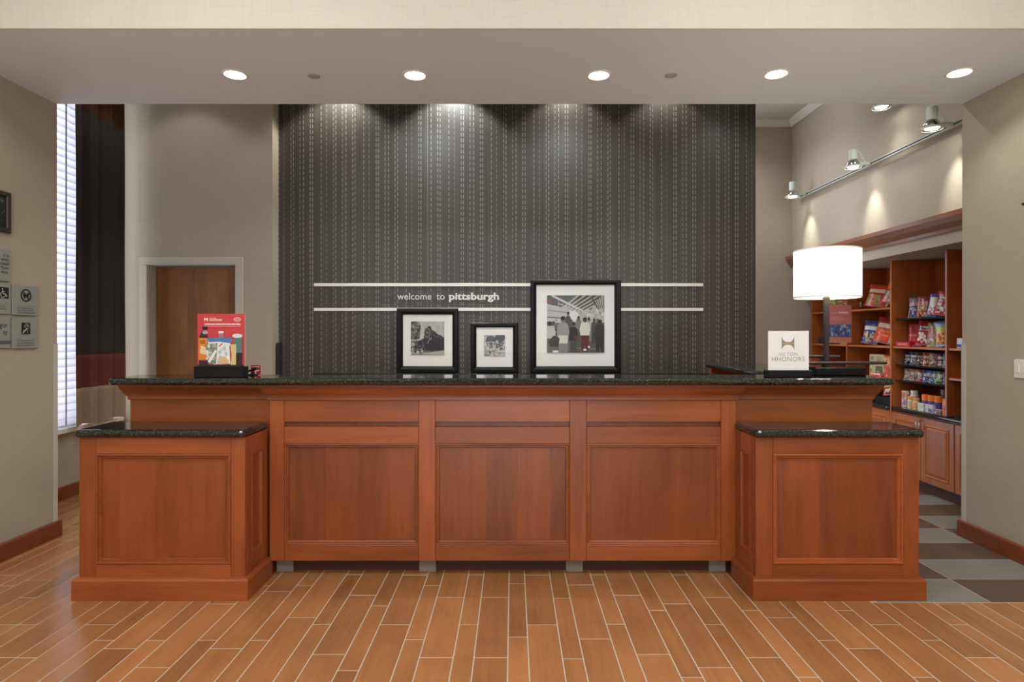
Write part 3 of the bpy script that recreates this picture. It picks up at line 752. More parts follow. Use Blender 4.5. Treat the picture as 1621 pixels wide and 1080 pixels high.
def draw_market(p):
    p.rect(g(196), 0, 0, 1, 1); p.poly(g(72), [(0, .85), (0, 1), (.95, 1), (.72, .68), (.3, .78)])
    for k in range(8): p.line(g(178), .30+.05*k, .80-.025*k, .55+.12*k, 1.0, .028)
    p.line(g(206), .08, 1, .72, .68, .035); p.line(g(200), .2, .86, .7, .66, .015)
    for k in range(7): p.line(g(150), .2+.08*k, .93-.042*k, .2+.08*k, .80-.025*k, .014)
    for k in range(6): p.line(g(90), .78+.05*k, 1, .92+.02*k, .70, .014)
    p.line(g(80), .76, .98, .94, .68, .02); p.poly((132, 66, 56), [(0, .90), (.06, .94), (.08, .88), (.0, .85)])
    p.rect(g(186), 0, .62, .36, .8); p.line(g(120), 0, .74, .36, .70, .012); p.line(g(90), 0, .62, .3, .60, .02)
    p.ell(g(224), .46, .64, .09, .09); p.mottle([g(200), g(216), g(170)], .7, .52, 1, .76, 30, .035)
    p.rect(g(88), 0, 0, 1, .52); p.mottle([g(60), g(110), g(140), g(90)], 0, .3, 1, .58, 70, .03)
    p.rect(g(84), .42, 0, 1, .2); p.line(g(120), .5, .08, 1, .06, .015)
    person(p, .05, .0, .55, g(190), g(110), g(70), .09); person(p, .37, .20, .52, g(80), g(60), g(110), .05)
    person(p, .55, .22, .42, g(120), g(90), g(90), .05); person(p, .73, .2, .42, g(170), g(130), g(80), .05)
    person(p, .82, .15, .45, g(70), g(60), g(60), .05); person(p, .92, .02, .56, g(44), g(38), g(60), .09)
    person(p, .46, -.06, .60, g(36), g(72), g(90), .075); person(p, .66, .04, .58, g(214), (84, 36, 40), g(80), .085)
    person(p, .28, -.10, .74, g(150), g(130), g(120), .10); p.rect(g(208), .20, .16, .36, .30)
    p.poly((96, 48, 56), [(.46, .3), (.55, .3), (.54, .22), (.5, .2)]); p.ell(g(220), .66, .05, .03, .02); p.ell(g(220), .73, .1, .02, .02); p.rect(g(215), .1, 0, .2, .04)
    p.poly(g(64), [(.02, .2), (.12, .3), (.22, .25), (.2, .1), (.05, .1)])
picture('black framed locomotive photograph on the ledge under the welcome lettering', 628, 725, 488, 590, (637.5, 716, 498, 580), (650, 703, 509, 562), draw_train)
picture('small black framed football helmet photograph on the ledge', 745, 820, 511, 589, (754, 812, 518.5, 581), (766, 799.5, 530.5, 564), draw_helmet)
picture('large black framed market crowd photograph on the ledge', 840, 983, 443, 590, (849, 973, 451, 580), (866, 957, 467.5, 558.5), draw_market)

# ================================================================== LEFT: BLIND, CURTAIN, SIGNS
bl = thing('window_blind', 'white slatted venetian blind in the tall window beside the curtain', 'blind', (XW+.01, 4.85, .63))
NS = 51
slat = None
for k in range(NS):
    z = .665+k*.0645
    if slat is None:
        bm = B(); n = 4
        rs = []
        for q in range(n+1):
            s_ = -.5+q/n; rs.append([(.028*math.sin(s_*.9)*1.2, 0, .062*s_), ])
        pts = [(.004*(1-4*(q/n-.5)**2)-.030*(q/n-.5), .076*(q/n-.5)) for q in range(n+1)]
        loop = pts+[(x_-.002, z_) for x_, z_ in pts[::-1]]
        loops(bm, [[(x_, yy, z_) for x_, z_ in loop] for yy in (-.47, .56)], True, True, True)
        so_ = obj('slat', bm, M['slat'], bl, world=False); slat = so_.data
    else:
        so_ = bpy.data.objects.new('slat', slat); C.objects.link(so_); so_.parent = bl
    so_.location = (0, 0, z-.63)
for yy in (4.55, 5.215): obj('ladder_tape', box(XW+.026, XW+.029, yy-.007, yy+.007, .64, 3.93), M['tape'], bl)
obj('bottom_rail', box(XW-.005, XW+.025, 4.38, 5.41, .622, .642, .003), M['slat'], bl)
obj('head_rail', box(XW-.02, XW+.035, 4.38, 5.41, 3.93, 3.98), M['slat'], bl)

cu = thing('curtain', 'dark brown window curtain with rust band and tan hem', 'curtain', (-3.77, 5.63, .62))
def cloth(z0, z1, drop=0):
    bm = B(); n = 60; rows = 8; rs = []
    for th in (0, 1):
        for r_ in (range(rows+1) if th == 0 else range(rows, -1, -1)):
            z = z0+(z1-z0)*r_/rows; row = []
            for i in range(n+1):
                t_ = i/n; y_ = 5.20+.62*t_
                zz = z
                if r_ == 0 and drop: zz += .012*math.sin(t_*9)
                a = .030*math.sin(t_*2*PI*3.2+.6)+.012*math.sin(t_*2*PI*7+1.2+.2*z)+.020*math.sin(t_*2.3)
                row.append((-3.79+a*(1.0-.06*z)+(-.004 if th else 0), y_+.004*math.sin(z*3+t_*5), zz))
            rs.append(row)
    return loops(bm, rs, False)
obj('hem_band', cloth(.625, .955, 1), M['c_tan'], cu, smooth=True)
obj('rust_band', cloth(.955, 1.245), M['c_rust'], cu, smooth=True)
obj('main_cloth', cloth(1.245, 3.40), M['c_dark'], cu, smooth=True)
obj('header_band', cloth(3.40, 3.95), M['c_top'], cu, smooth=True)
obj('rod', tube(B(), [(-3.775, 5.16, 3.97), (-3.775, 5.86, 3.97)], .012), M['bronze'], cu)

def wall_sign(label, y0, y1, z0, z1, draw, cat='sign'):
    t = thing('wall_sign', label, cat, (XL, (y0+y1)/2, z0), group='grey notice signs on the left wall')
    obj('plate', box(XL, XL+.014, y0, y1, z0, z1, .0015), M['sign'], t)
    P_ = Print(y1-y0, z1-z0, ML((XL+.0143, y0, z0))); draw(P_); P_.build('print', t)
K = (28, 30, 30)
def small_text(p, v0, rows, n=16):
    for r_ in range(rows):
        a = .14+.05*R.random(); b = .86-.05*R.random(); u = a; v = v0-r_*.075
        while u < b:
            w_ = .03+.05*R.random(); p.rect((88, 92, 90), u, v, min(u+w_, b), v+.032); u += w_+.02
def d_dog(p):
    p.line((100, 104, 102), .08, .31, .92, .31, .008); small_text(p, .22, 3)
    n = 28
    for k in range(n):
        a, b = 2*PI*k/n, 2*PI*(k+1)/n; f = lambda q, rr: (.5+rr*math.cos(q), .665+rr*math.sin(q)*1.0)
        p.poly(K, [f(a, .17), f(b, .17), f(b, .21), f(a, .21)])
    p.poly(K, [(.40, .70), (.53, .70), (.57, .76), (.61, .77), (.63, .71), (.60, .68), (.58, .60), (.58, .55), (.55, .55), (.54, .62), (.45, .61), (.44, .55), (.41, .55), (.40, .62), (.36, .73), (.37, .74)])
    p.line(K, .37, .80, .63, .53, .035)
def d_ear(p):
    p.line((100, 104, 102), .08, .30, .92, .30, .008); small_text(p, .23, 3)
    p.rect(K, .33, .46, .67, .84)
    w_ = (170, 174, 168)
    for k in range(8):
        a0, a1 = -.6+k*.5, -.6+(k+1)*.5; f = lambda q, rr: (.52+rr*.8*math.cos(q), .70+rr*math.sin(q))
        p.poly(w_, [f(a0, .09), f(a1, .09), f(a1, .115), f(a0, .115)])
    p.line(w_, .37, .50, .54, .66, .05); p.line(w_, .40, .60, .44, .54, .03); p.line(w_, .56, .62, .55, .50, .022); p.line(w_, .48, .70, .60, .78, .02)
def d_chair(p):
    p.line((100, 104, 102), .08, .30, .92, .30, .008); small_text(p, .22, 2)
    p.rect(K, .55, .50, .92, .86); w_ = (180, 184, 178)
    n = 14
    for k in range(n):
        a0, a1 = PI*.6+k*.31, PI*.6+(k+1)*.31; f = lambda q, rr: (.71+rr*math.cos(q), .62+rr*math.sin(q))
        p.poly(w_, [f(a0, .075), f(a1, .075), f(a1, .10), f(a0, .10)])
    p.ell(w_, .69, .81, .025, .025); p.line(w_, .69, .78, .71, .65, .03); p.line(w_, .71, .65, .80, .65, .028); p.line(w_, .80, .65, .85, .56, .028); p.line(w_, .70, .72, .78, .72, .02)
def d_text(p):
    for v, s_ in ((.76, 'd is'), (.63, 'ently'), (.50, 'erated'), (.37, 'e from'), (.24, 'stop.')): p.text(K, s_, .93, v, .030, .0003, 'RIGHT')
def d_gor(p):
    p.text(K, 'gor', .88, .66, .043, .0004, 'RIGHT'); p.text(K, 'ty', .88, .44, .043, .0004, 'RIGHT')
    p.rect((84, 96, 92), .0, .12, 1, .24); p.line((110, 114, 112), 0, .30, 1, .30, .01)
def zy(py, px): return HC-(py-527)/(812-px)*-XL
a0, a1 = 955*-XL/(812-16.5), 955*-XL/(812-57)
b1 = 955*-XL/(812-13.5); b0 = b1-.21
wall_sign('square grey sign with crossed out dog symbol in a ring', a0, a1, zy(498.5, 16.5), zy(450, 16.5), d_dog)
wall_sign('square grey sign with black ear and hand symbol under the dog sign', a0, a1, zy(552, 16.5), zy(503, 16.5), d_ear)
wall_sign('square grey sign with black wheelchair symbol', b0, b1, zy(497.5, 13), zy(449, 13), d_chair)
wall_sign('square grey sign with two dark text lines and a grey stripe', b0, b1, zy(551, 13), zy(502, 13), d_gor)
wall_sign('square grey sign filled with five short text lines above the others', b0, b1, zy(446, 13), zy(396, 13), d_text)
# dark picture on the left wall
zz0, zz1 = zy(370, 14), zy(306, 14)
t = thing('wall_picture', 'dark picture in a brown frame above the grey wall signs', 'picture', (XL, b1-.15, zz0))
bm = ring(B(), 0, .3, 0, zz1-zz0, [(0, 0), (0, .018), (.006, .022), (.026, .020), (.030, .010)]); obj('frame', bm, M['fbrown'], t, M=ML((XL, b1-.3, zz0)))
obj('backing', box(XL, XL+.008, b1-.295, b1-.005, zz0+.005, zz1-.005), M['black'], t)
p = Print(.24, zz1-zz0-.06, ML((XL+.0085, b1-.27, zz0+.03)))
p.rect((38, 38, 40), 0, 0, 1, 1); p.line((96, 96, 96), .84, .4, .98, .58, .02); p.ell((78, 78, 80), .86, .84, .08, .07); p.line((58, 58, 60), .3, .2, .95, .22, .03); p.build('print', t)
# right wall switch and hook
t = thing('light_switch', 'ivory double switch plate on the beige side wall', 'switch', (XR, 3.78, 1.16))
ya, yb = 955*XR/(1622+8-812), 955*XR/(1606.5-812)
z0, z1 = HC-(598-527)/(1606-812)*XR, HC-(569-527)/(1606-812)*XR
obj('plate', box(XR-.007, XR, ya, yb, z0, z1, .002), M['plate'], t)
for yy in (ya+(yb-ya)*.3, ya+(yb-ya)*.7):
    obj('toggle', box(XR-.012, XR-.006, yy-.010, yy+.010, (z0+z1)/2-.025, (z0+z1)/2+.025, .001), M['plate'], t)
t = thing('wall_hook', 'tiny dark hook high on the beige side wall', 'hook', (XR, 3.76, 2.24))
obj('plate', box(XR-.003, XR, 3.745, 3.765, 2.235, 2.25), M['bronze'], t)
obj('prong', tube(B(), [(XR-.002, 3.755, 2.244), (XR-.014, 3.755, 2.241), (XR-.017, 3.755, 2.247)], .002, 6), M['bronze'], t)

# ================================================================== CEILING FITTINGS
def spot(name, parent, loc, rot, power, angle, blend, col=(1, .985, .95), size=.04):
    d_ = bpy.data.lights.new(name, 'SPOT'); d_.energy = power; d_.spot_size = angle; d_.spot_blend = blend; d_.color = col; d_.shadow_soft_size = size
    o_ = bpy.data.objects.new(name, d_); C.objects.link(o_)
    o_.parent = parent; o_.matrix_basis = wm(parent).inverted() @ (Matrix.Translation(loc) @ rot)
    return o_
def downlight(x, y, z, label, group, power, ang=2.2, blend=.6, col=(1, .985, .95), r_=.062, tilt=0):
    t = thing('downlight', label, 'downlight', (x, y, z), group=group)
    bm = lathe(B(), [(r_, .0), (r_, -.004), (r_+.010, -.008), (r_+.018, -.003), (r_+.018, 0)], 28, (x, y, z), False); obj('trim_ring', bm, M['crown'], t, smooth=True)
    bm = lathe(B(), [(r_*.5, -.004), (r_, -.003), (r_, 0)], 28, (x, y, z)); obj('lens', bm, M['lens'], t)
    spot('downlight_beam', t, (x, y, z-.012), Matrix.Rotation(tilt, 4, 'X'), power, ang, blend, col, .05)
for x, py, lab in ((372, 118, 'soffit downlight between the curtain window and the first small ceiling disc'), (657, 119, 'soffit downlight just past the small disc on the window half'),
                   (948, 119, 'soffit downlight above the large market photograph before the second small disc'), (1229, 117, 'soffit downlight above the white card and the table lamp'),
                   (1519, 115, 'soffit downlight above the aisle to the snack shelves')):
    y = 955*(ZS-HC)/(527-py)
    downlight(X_at(x, y), y, ZS, lab, 'soffit downlights', P_DOWN)
for x, py, lab in ((497, 120, 'small round ceiling disc nearer the window end of the soffit'), (1062, 119, 'small round ceiling disc nearer the shop end of the soffit')):
    y = 955*(ZS-HC)/(527-py)
    t = thing('ceiling_disc', lab, 'sprinkler cover', (X_at(x, y), y, ZS))
    obj('rim', lathe(B(), [(.038, 0), (.038, -.004), (.033, -.006), (.033, 0)], 20, (X_at(x, y), y, ZS), False), M['disc'], t)
    obj('cover', lathe(B(), [(.03, -.001), (.03, -.008), (.02, -.009)], 20, (X_at(x, y), y, ZS)), M['disc'], t)
# wall washers in the high ceiling behind the soffit
for x, pw, col in ((-3.15, .16, (1, .95, .88)), (-1.76, 1.0, (1, 1, .93)), (-.62, 1.7, (.88, .95, 1.0)), (.54, .6, (1, .98, .94)), (1.55, .35, (1, .97, .92))):
    downlight(x, (YB-.5 if x < -2.4 else YD-.24), ZC, 'high ceiling downlight ' + {-3.15: 'above the wooden door', -1.76: 'above the window end of the patterned wall', -.62: 'with cool light above the welcome lettering', .54: 'above the large market photograph', 1.55: 'above the shop end of the patterned wall'}[x], 'wall washing downlights', P_WASH*pw, 1.9, .35, col)
# added ceiling panels, out of view, that light the lobby side
for x in (-1.5, 1.5):
    for y in (1.3, -1.6):
        t = thing('added_panel_light', 'added unseen lit lobby ceiling panel on the %s side %s' % ('window' if x < 0 else 'shop', 'by the desk' if y > 0 else 'by the end gap'), 'added ceiling light', (x, y, ZC), group='added lobby ceiling panel lights')
        bm = ring(B(), x-.62, x+.62, y-.62, y+.62, [(0, 0), (0, -.02), (.03, -.02), (.03, -.008)]); bm.transform(Matrix.Translation((0, 0, ZC))); obj('frame', bm, M['crown'], t)
        obj('diffuser', box(x-.59, x+.59, y-.59, y+.59, ZC-.010, ZC-.006), M['added_glow'], t)
        d_ = bpy.data.lights.new('panel_glow', 'AREA'); d_.energy = P_LOBBY; d_.size = 1.15; d_.color = (1, .985, .955)
        o_ = bpy.data.objects.new('panel_glow', d_); C.objects.link(o_); o_.parent = t; o_.location = (0, 0, -.025)
# added globe pendants, out of view, lighting the soffit and desk front
for x, lab in ((-2.25, 'added unseen globe light in the lobby on the window side'), (2.25, 'added unseen globe light in the lobby on the shop side')):
    y, z = 1.0, 2.38
    t = thing('added_pendant', lab, 'added pendant lamp', (x, y, ZC), group='added lobby pendants')
    obj('cord', tube(B(), [(x, y, ZC), (x, y, z+.2)], .006, 6), M['blackm'], t)
    obj('canopy', lathe(B(), [(.06, -.03), (.06, 0)], 16, (x, y, ZC)), M['bronze'], t)
    obj('globe', lathe(B(), [(.2*math.sin(PI*k/10), -.2*math.cos(PI*k/10)) for k in range(1, 10)], 20, (x, y, z)), M['added_glow'], t, smooth=True)
    d_ = bpy.data.lights.new('globe_glow', 'POINT'); d_.energy = P_PEND; d_.shadow_soft_size = .22; d_.color = (1, .985, .955)
    o_ = bpy.data.objects.new('globe_glow', d_); C.objects.link(o_); o_.parent = t; o_.location = (0, 0, z-ZC)
# added downlights, out of view, tilted to brighten the framed photographs
for x in (-.95, .6):
    downlight(x, 4.65, ZC, 'added unseen downlight over the staff area on the %s side' % ('window' if x < 0 else 'shop'), 'added staff area downlights', P_STAFF, 1.7, 1.0, (.95, 1, .99), tilt=math.radians(27))
# added shop downlights, out of view, to brighten its walls and shelves
for x, y in ((2.35, 5.1), (2.5, 6.75)):
    downlight(x, y, ZC, 'added unseen shop downlight over the aisle ' + ('beside the desk end' if y < 6 else 'near the shop back wall'), 'added shop ceiling downlights', P_SHOP, 2.4, .8)

# track and spot heads
XT = 3.40
zt_ = 3.045
t = thing('light_track', 'slim pale light track mounted along the upper shop wall', 'light track', (XT, 5.8, zt_))
bm = box(XT-.012, XT+.012, 4.30, 7.2, zt_-.018, zt_-.006); bx(bm, XT-.012, XT+.012, 4.30, 7.2, zt_+.006, zt_+.018)
obj('rail', bm, M['track'], t)
obj('slot', box(XT-.008, XT+.010, 4.30, 7.2, zt_-.006, zt_+.006), M['trackdark'], t)
for yy in (4.6, 5.7, 6.9): obj('standoff', box(XT+.012, XU, yy-.012, yy+.012, zt_-.01, zt_+.01), M['track'], t)
def head(y, z, xw, label, group='track spotlights', pw=1, ang=50, tilt=25):
    hx = xw-.17
    t = thing('track_spotlight', label, 'spotlight', (hx, y, z), group=group)
    obj('arm', box(hx+.03, xw-.013, y-.02, y+.02, z-.018, z+.016, .006), M['fixture'], t)
    obj('wire', tube(B(), [(hx+.02, y, z+.128), (hx+.055, y, z+.118), (xw-.05, y, z+.012)], .004, 6), M['fixture'], t)
    obj('socket', lathe(B(), [(.034, .035), (.037, .04), (.037, .13), (.033, .136)], 18, (hx, y, z)), M['fixture'], t, smooth=False)
    obj('reflector', lathe(B(), [(.028, .045), (.036, .032), (.060, .0), (.072, -.034), (.069, -.035), (.056, -.002), (.024, .034)], 22, (hx, y, z), False), M['chrome'], t, smooth=True)
    obj('ring', lathe(B(), [(.071, -.024), (.079, -.024), (.079, -.038), (.071, -.038), (.071, -.024)], 22, (hx, y, z), False), M['fixture'], t)
    obj('bulb', lathe(B(), [(.02, .01), (.054, -.020), (.046, -.034), (.02, -.040)], 18, (hx, y, z)), M['bulb'], t, smooth=True)
    spot('spot_beam', t, (hx, y, z-.052), Matrix.Rotation(-math.radians(tilt), 4, 'Y'), P_TRACK*pw, math.radians(ang), 1.0, (1, .97, .92), .04)
head(6.97, zt_, XT, 'track spotlight at the far end of the track, over the lamp shade')
head(5.73, zt_, XT, 'track spotlight in the middle of the wall track')
head(4.65, zt_, XT, 'track spotlight at the near end of the wall track beside the side wall')
hy = 955*3.27/(1395-812); head(hy, Z_at(168, hy)+.02, XU, 'spotlight fixed alone on the shop wall above the track', None, .5, 120, -12)

# ================================================================== SHOP SHELVING
UY = [4.35, 5.10, 5.845, 6.62, 7.40]
UT = .024
shv = thing('wall_shelving', 'tall built in cherry wood shelving along the shop wall', 'shelving', (3.87, 5.9, 0))
for i, y in enumerate(UY):
    z0 = 0 if i in (2, 4) else .735
    obj('upright', box(XC, 4.08, y-UT/2, y+UT/2, z0, 2.138, .002), M['shelf_z'], shv)
for a, b in zip(UY, UY[1:]):
    obj('back_panel', box(4.08, 4.10, a-UT/2+.001, b+UT/2-.001 if b < 7.3 else b+UT/2, .735, 2.138), M['shelf_z'], shv)
    zs = [1.31] if abs(a-5.10) < .01 else [1.31, 1.69]
    if a > 5.8: zs = [.985, 1.31, 1.69]
    if a < 4.5: zs = [1.06, 1.31]
    for z in zs: obj('shelf', box(XC+.012, 4.079, a+UT/2+.001, b-UT/2-.001, z-.020, z, .002), M['shelf_y'], shv)
# base cabinets with stone tops
def base_cabinet(y0, y1, label, doors=2):
    t = thing('base_cabinet', label, 'cabinet', (3.9, (y0+y1)/2, 0), group='shop base cabinets')
    obj('body', box(XC+.020, 4.10, y0, y1, .10, .69), M['shelf_z'], t)
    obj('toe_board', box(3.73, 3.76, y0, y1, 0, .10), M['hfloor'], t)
    n = doors; w_ = (y1-y0)/n
    for k in range(n):
        a, b = y0+k*w_+.003, y0+(k+1)*w_-.003
        d_ = obj('door', box(XC, XC+.019, a, b, .11, .68, .003), M['shelf_z'], t)
        bm = ring(B(), a+.055, b-.055, .165, .625, [(0, 0), (.004, .006), (.012, .007), (.02, -.001), (.035, .006), (.04, .006)]); 
        bm.transform(frame((XC, 0, 0), (0, 1, 0), (0, 0, 1)) @ Matrix.Scale(-1, 4, (0, 0, 1)))
        obj('panel_moulding', bm, M['shelf_z'], d_)
        obj('raised_panel', box(XC-.006, XC, a+.095, b-.095, .205, .585, .002), M['shelf_z'], d_)
        hy_ = b-.02 if k % 2 == 0 else a+.02
        obj('handle', tube(B(), [(XC, hy_, .655), (XC-.022, hy_, .652), (XC-.026, hy_, .63), (XC-.024, hy_, .575), (XC, hy_, .572)], .005, 8), M['chrome'], d_, smooth=True)
base_cabinet(4.36, 5.00, 'low wooden shop cabinet ending at the side wall')
base_cabinet(5.005, 5.83, 'low wooden shop cabinet with two doors under the medicine bottles')
base_cabinet(5.86, 6.62, 'low wooden shop cabinet behind the tall upright')
base_cabinet(6.625, 7.38, 'low wooden shop cabinet at the shop back wall')
top('shop_worktop', slab(XC-.022, 4.075, 4.30, 5.831, .692, .730), M['granite'], 'speckled granite worktop under the medicine bottles', 'countertop')
top('shop_worktop', slab(XC-.022, 4.075, 5.859, 7.386, .692, .730), M['granite'], 'speckled granite worktop between the tall uprights', 'countertop')

# ------------------------------------------------------------------ packets
def bag_mesh(w_, h, d_, cf, seed):
    rr = random.Random(seed); nu, nv = 9, 12; vs_, fs, cs = [], [], []
    ph = [rr.random()*6 for _ in range(6)]
    for side in (-1, 1):
        for j in range(nv+1):
            for i in range(nu+1):
                u, v = i/nu, j/nv
                t_ = max(0, 1-(2*u-1)**2)**.6*max(0, 1-abs(2*v-1)**3.2)
                pinch = 1-.10*math.sin(PI*v)
                wr = .006*math.sin(9*u+ph[0]+3*v)*t_+.004*math.sin(14*v+ph[1]+4*u)*t_
                vs_.append(((u-.5)*w_*pinch, side*(d_/2*t_+.001)+wr*side, v*h))
    n1 = (nu+1)*(nv+1)
    for s in (0, 1):
        for j in range(nv):
            for i in range(nu):
                a = s*n1+j*(nu+1)+i
                q = [a, a+1, a+nu+2, a+nu+1]
                fs.append(q if s == 0 else q[::-1]); cs.append(L(cf((i+.5)/nu, (j+.5)/nv, s, rr)))
    for j in range(nv):
        for i in (0, nu):
            a = j*(nu+1)+i; fs.append([a, a+nu+1, n1+a+nu+1, n1+a]); cs.append(cs[0])
    for i in range(nu):
        for j in (0, nv):
            a = j*(nu+1)+i; fs.append([a, a+1, n1+a+1, n1+a]); cs.append(cs[0])
    me = bpy.data.meshes.new('pouch'); me.from_pydata(vs_, [], fs)
    at = me.color_attributes.new('col', 'FLOAT_COLOR', 'CORNER')
    for p_, c in zip(me.polygons, cs):
        p_.use_smooth = True
        for k in p_.loop_indices: at.data[k].color = (*c, 1)
    return me
def style(base, topc=None, label=None, art=None, lab=(.15, .85, .55, .75), bottom=None):
    def cf(u, v, s, rr):
        if v < .06 or v > .94: return tuple(min(255, int(x*.8+35)) for x in (topc or base))
        if label and s == 0 and lab[0] < u < lab[1] and lab[2] < v < lab[3]: return label
        if art and s == 0 and .15 < u < .85 and .12 < v < .5: return rr.choice(art)
        if bottom and v < .2: return bottom
        if topc and v > .76: return topc
        k = .82+.3*rr.random(); return tuple(min(255, int(x*k)) for x in base)
    return cf
sd = [0]
def bag(label, x, y, z, w_, h, cf, yaw=-62, lean=8, d_=.05, roll=0, brand=None, name='snack_bag', group=None):
    sd[0] += 1
    t = thing(name, label, 'snack bag' if name == 'snack_bag' else 'packet', (x, y, z), group=group)
    t.rotation_euler = (math.radians(-lean), math.radians(roll), math.radians(yaw))
    me = bag_mesh(w_, h, d_, cf, sd[0]); mm = t.rotation_euler.to_matrix()
    t.location.z = z+.001-min((mm @ v.co).z for v in me.vertices); link('pouch', me, M['bag'], t, world=False)
    if brand:
        bm = text_bm(brand, w_*.27, .0004, .0004, 'CENTER'); bm.transform(MF((0, -d_/2-.004, h*.60)))
        o_ = obj('lettering', bm, M['signtext'], t, world=False)
    return t

Z2 = 1.31
# wire trays that carry the hanging rows
def tray(label, y0, y1, z, x0=3.70, x1=3.86):
    t = thing('packet_tray', label, 'tray', ((x0+x1)/2, (y0+y1)/2, z-.012))
    obj('bottom', box(x0, 4.078, y0, y1, z-.010, z-.002), M['trayb'], t)
    obj('lip', box(x0-.004, x0, y0, y1, z-.010, z+.003), M['trayb'], t)
tray('black tray carrying the upper row of pretzel bags', 5.125, 5.825, 1.575)
tray('black tray carrying the row of candy packets below the shelf', 5.125, 5.825, 1.135)
tray('black tray carrying the lowest row of candy packets', 5.125, 5.825, .985)
WH = (226, 224, 220)
xs = 3.79
bag('dark navy snack bag with pink bands on the upper tray', xs, 5.70, 1.574, .125, .20, style((54, 44, 66), (120, 110, 130), (190, 150, 160), [(90, 84, 120), (160, 150, 170), (70, 40, 50)], bottom=(150, 80, 80)))
bag('tan and red snack bag on the upper tray', xs, 5.575, 1.574, .125, .205, style((170, 130, 84), (140, 50, 50), (200, 120, 110), [(170, 140, 80), (180, 40, 46), (210, 200, 170)], bottom=(150, 40, 44)))
bag('white snack bag with blue edges on the upper tray', xs, 5.44, 1.574, .13, .215, style((80, 80, 150), (70, 74, 150), WH, [WH, (200, 190, 196), (190, 80, 84)], lab=(.1, .8, .5, .8)), roll=6)
bag('red snack bag with white name label on the upper tray beside the upright', xs-.02, 5.295, 1.574, .16, .215, style((178, 44, 48), (190, 46, 52), WH, [(210, 200, 210), WH, (180, 60, 60), (150, 150, 190)]), roll=10, brand="Herr's")
bag('plain red snack bag on the shelf under the upper tray', xs, 5.70, Z2+.002, .13, .22, style((176, 30, 38), (170, 50, 50), (190, 120, 120), None, (.1, .9, .42, .5)))
bag('red snack bag with large white name label on the shelf', xs+.01, 5.575, Z2+.002, .17, .235, style((176, 34, 40), (182, 40, 46), WH, [WH, (220, 190, 180), (176, 40, 40), (230, 220, 210)], lab=(.1, .85, .55, .78)), roll=6, brand="Herr's")
bag('khaki snack bag with blue corner on the shelf', xs, 5.42, Z2+.002, .14, .22, style((158, 150, 110), (160, 154, 112), (190, 110, 100), [(176, 168, 150), (80, 90, 160), (170, 80, 80)]))
bag('yellow green snack bag with pale blue top on the shelf', xs-.0, 5.28, Z2+.002, .17, .225, style((186, 178, 76), (160, 176, 200), (190, 200, 70), [(200, 120, 60), (200, 190, 110), (190, 60, 60)]), roll=-8)
t = thing('snack_box', 'flat red box lying in front of the red bags on the shelf', 'box', (3.74, 5.60, Z2))
obj('carton', box(3.68, 3.715, 5.60, 5.80, Z2+.0005, Z2+.045, .002), flat('red carton', (180, 34, 38), .4, noise=.1), t)
obj('flap', box(3.6785, 3.68, 5.63, 5.77, Z2+.012, Z2+.032), flat('pink carton print', (214, 110, 108), .4, noise=.1), t)

candy = [('navy', (44, 56, 96)), ('slate blue', (70, 84, 110)), ('dark brown', (86, 50, 44)), ('orange', (196, 100, 52)), ('tan', (168, 134, 104)), ('maroon', (120, 40, 44)), ('pale blue', (134, 160, 186))]
for k, (n_, c_) in enumerate(candy):
    bag('small %s candy packet in the row just below the shelf' % n_, 3.775, 5.765-k*.088, 1.134, .085, .125, style(c_, None, WH if k % 2 else (180, 170, 170), [c_, WH, (c_[0]//2, c_[1]//2, c_[2]//2)], lab=(.2, .8, .55, .75)), d_=.025, name='candy_packet', lean=6)
candy2 = [('cream', (196, 180, 150)), ('pink', (196, 130, 120)), ('red', (172, 60, 56)), ('royal blue', (70, 90, 170)), ('steel blue', (110, 130, 170)), ('green', (90, 150, 70)), ('purple', (110, 80, 150))]
for k, (n_, c_) in enumerate(candy2):
    bag('small %s candy packet in the lowest hanging row' % n_, 3.775, 5.765-k*.088, .984, .085, .115, style(c_, None, WH if k % 2 else (214, 204, 200), [c_, WH, (c_[0]//2, c_[1]//2, c_[2]//2)], lab=(.2, .8, .5, .75)), d_=.025, name='candy_packet', lean=6)

# next bay, between the tall upright and the hanging sign
Z3 = 1.69
bag('large orange and red chip bag leaning on the top shelf near the tall upright', 3.80, 6.05, Z3, .26, .25, style((182, 62, 34), (190, 70, 40), (206, 140, 60), [(110, 140, 70), (196, 90, 40), (220, 200, 170), (150, 150, 150)]), lean=20, d_=.09, roll=14)
bag('large red chip bag with green picture on the top shelf near the lamp shade', 3.80, 6.33, Z3, .26, .25, style((172, 52, 34), (184, 60, 36), (214, 190, 160), [(120, 150, 76), (186, 60, 40), (200, 110, 50)]), lean=18, d_=.09, roll=8)
bag('white and grey chip bag on the middle shelf against the tall upright', 3.82, 5.97, Z2+.002, .22, .25, style((186, 188, 180), (170, 174, 168), (214, 214, 208), [(150, 156, 148), (226, 226, 222), (110, 116, 110)]), lean=14, d_=.08, roll=8)
bag('orange chip bag with bright red picture on the middle shelf', 3.79, 6.19, Z2+.002, .22, .27, style((196, 92, 40), (160, 50, 34), (220, 190, 160), [(226, 60, 40), (240, 120, 90), (214, 100, 44)]), lean=12, d_=.08, roll=10)
bag('blue chip bag with gold picture on the middle shelf', 3.77, 6.39, Z2+.002, .18, .25, style((44, 58, 132), (40, 50, 110), (200, 200, 206), [(196, 160, 70), (52, 70, 150)], lab=(.1, .95, .62, .72)), lean=10, d_=.07, roll=6)
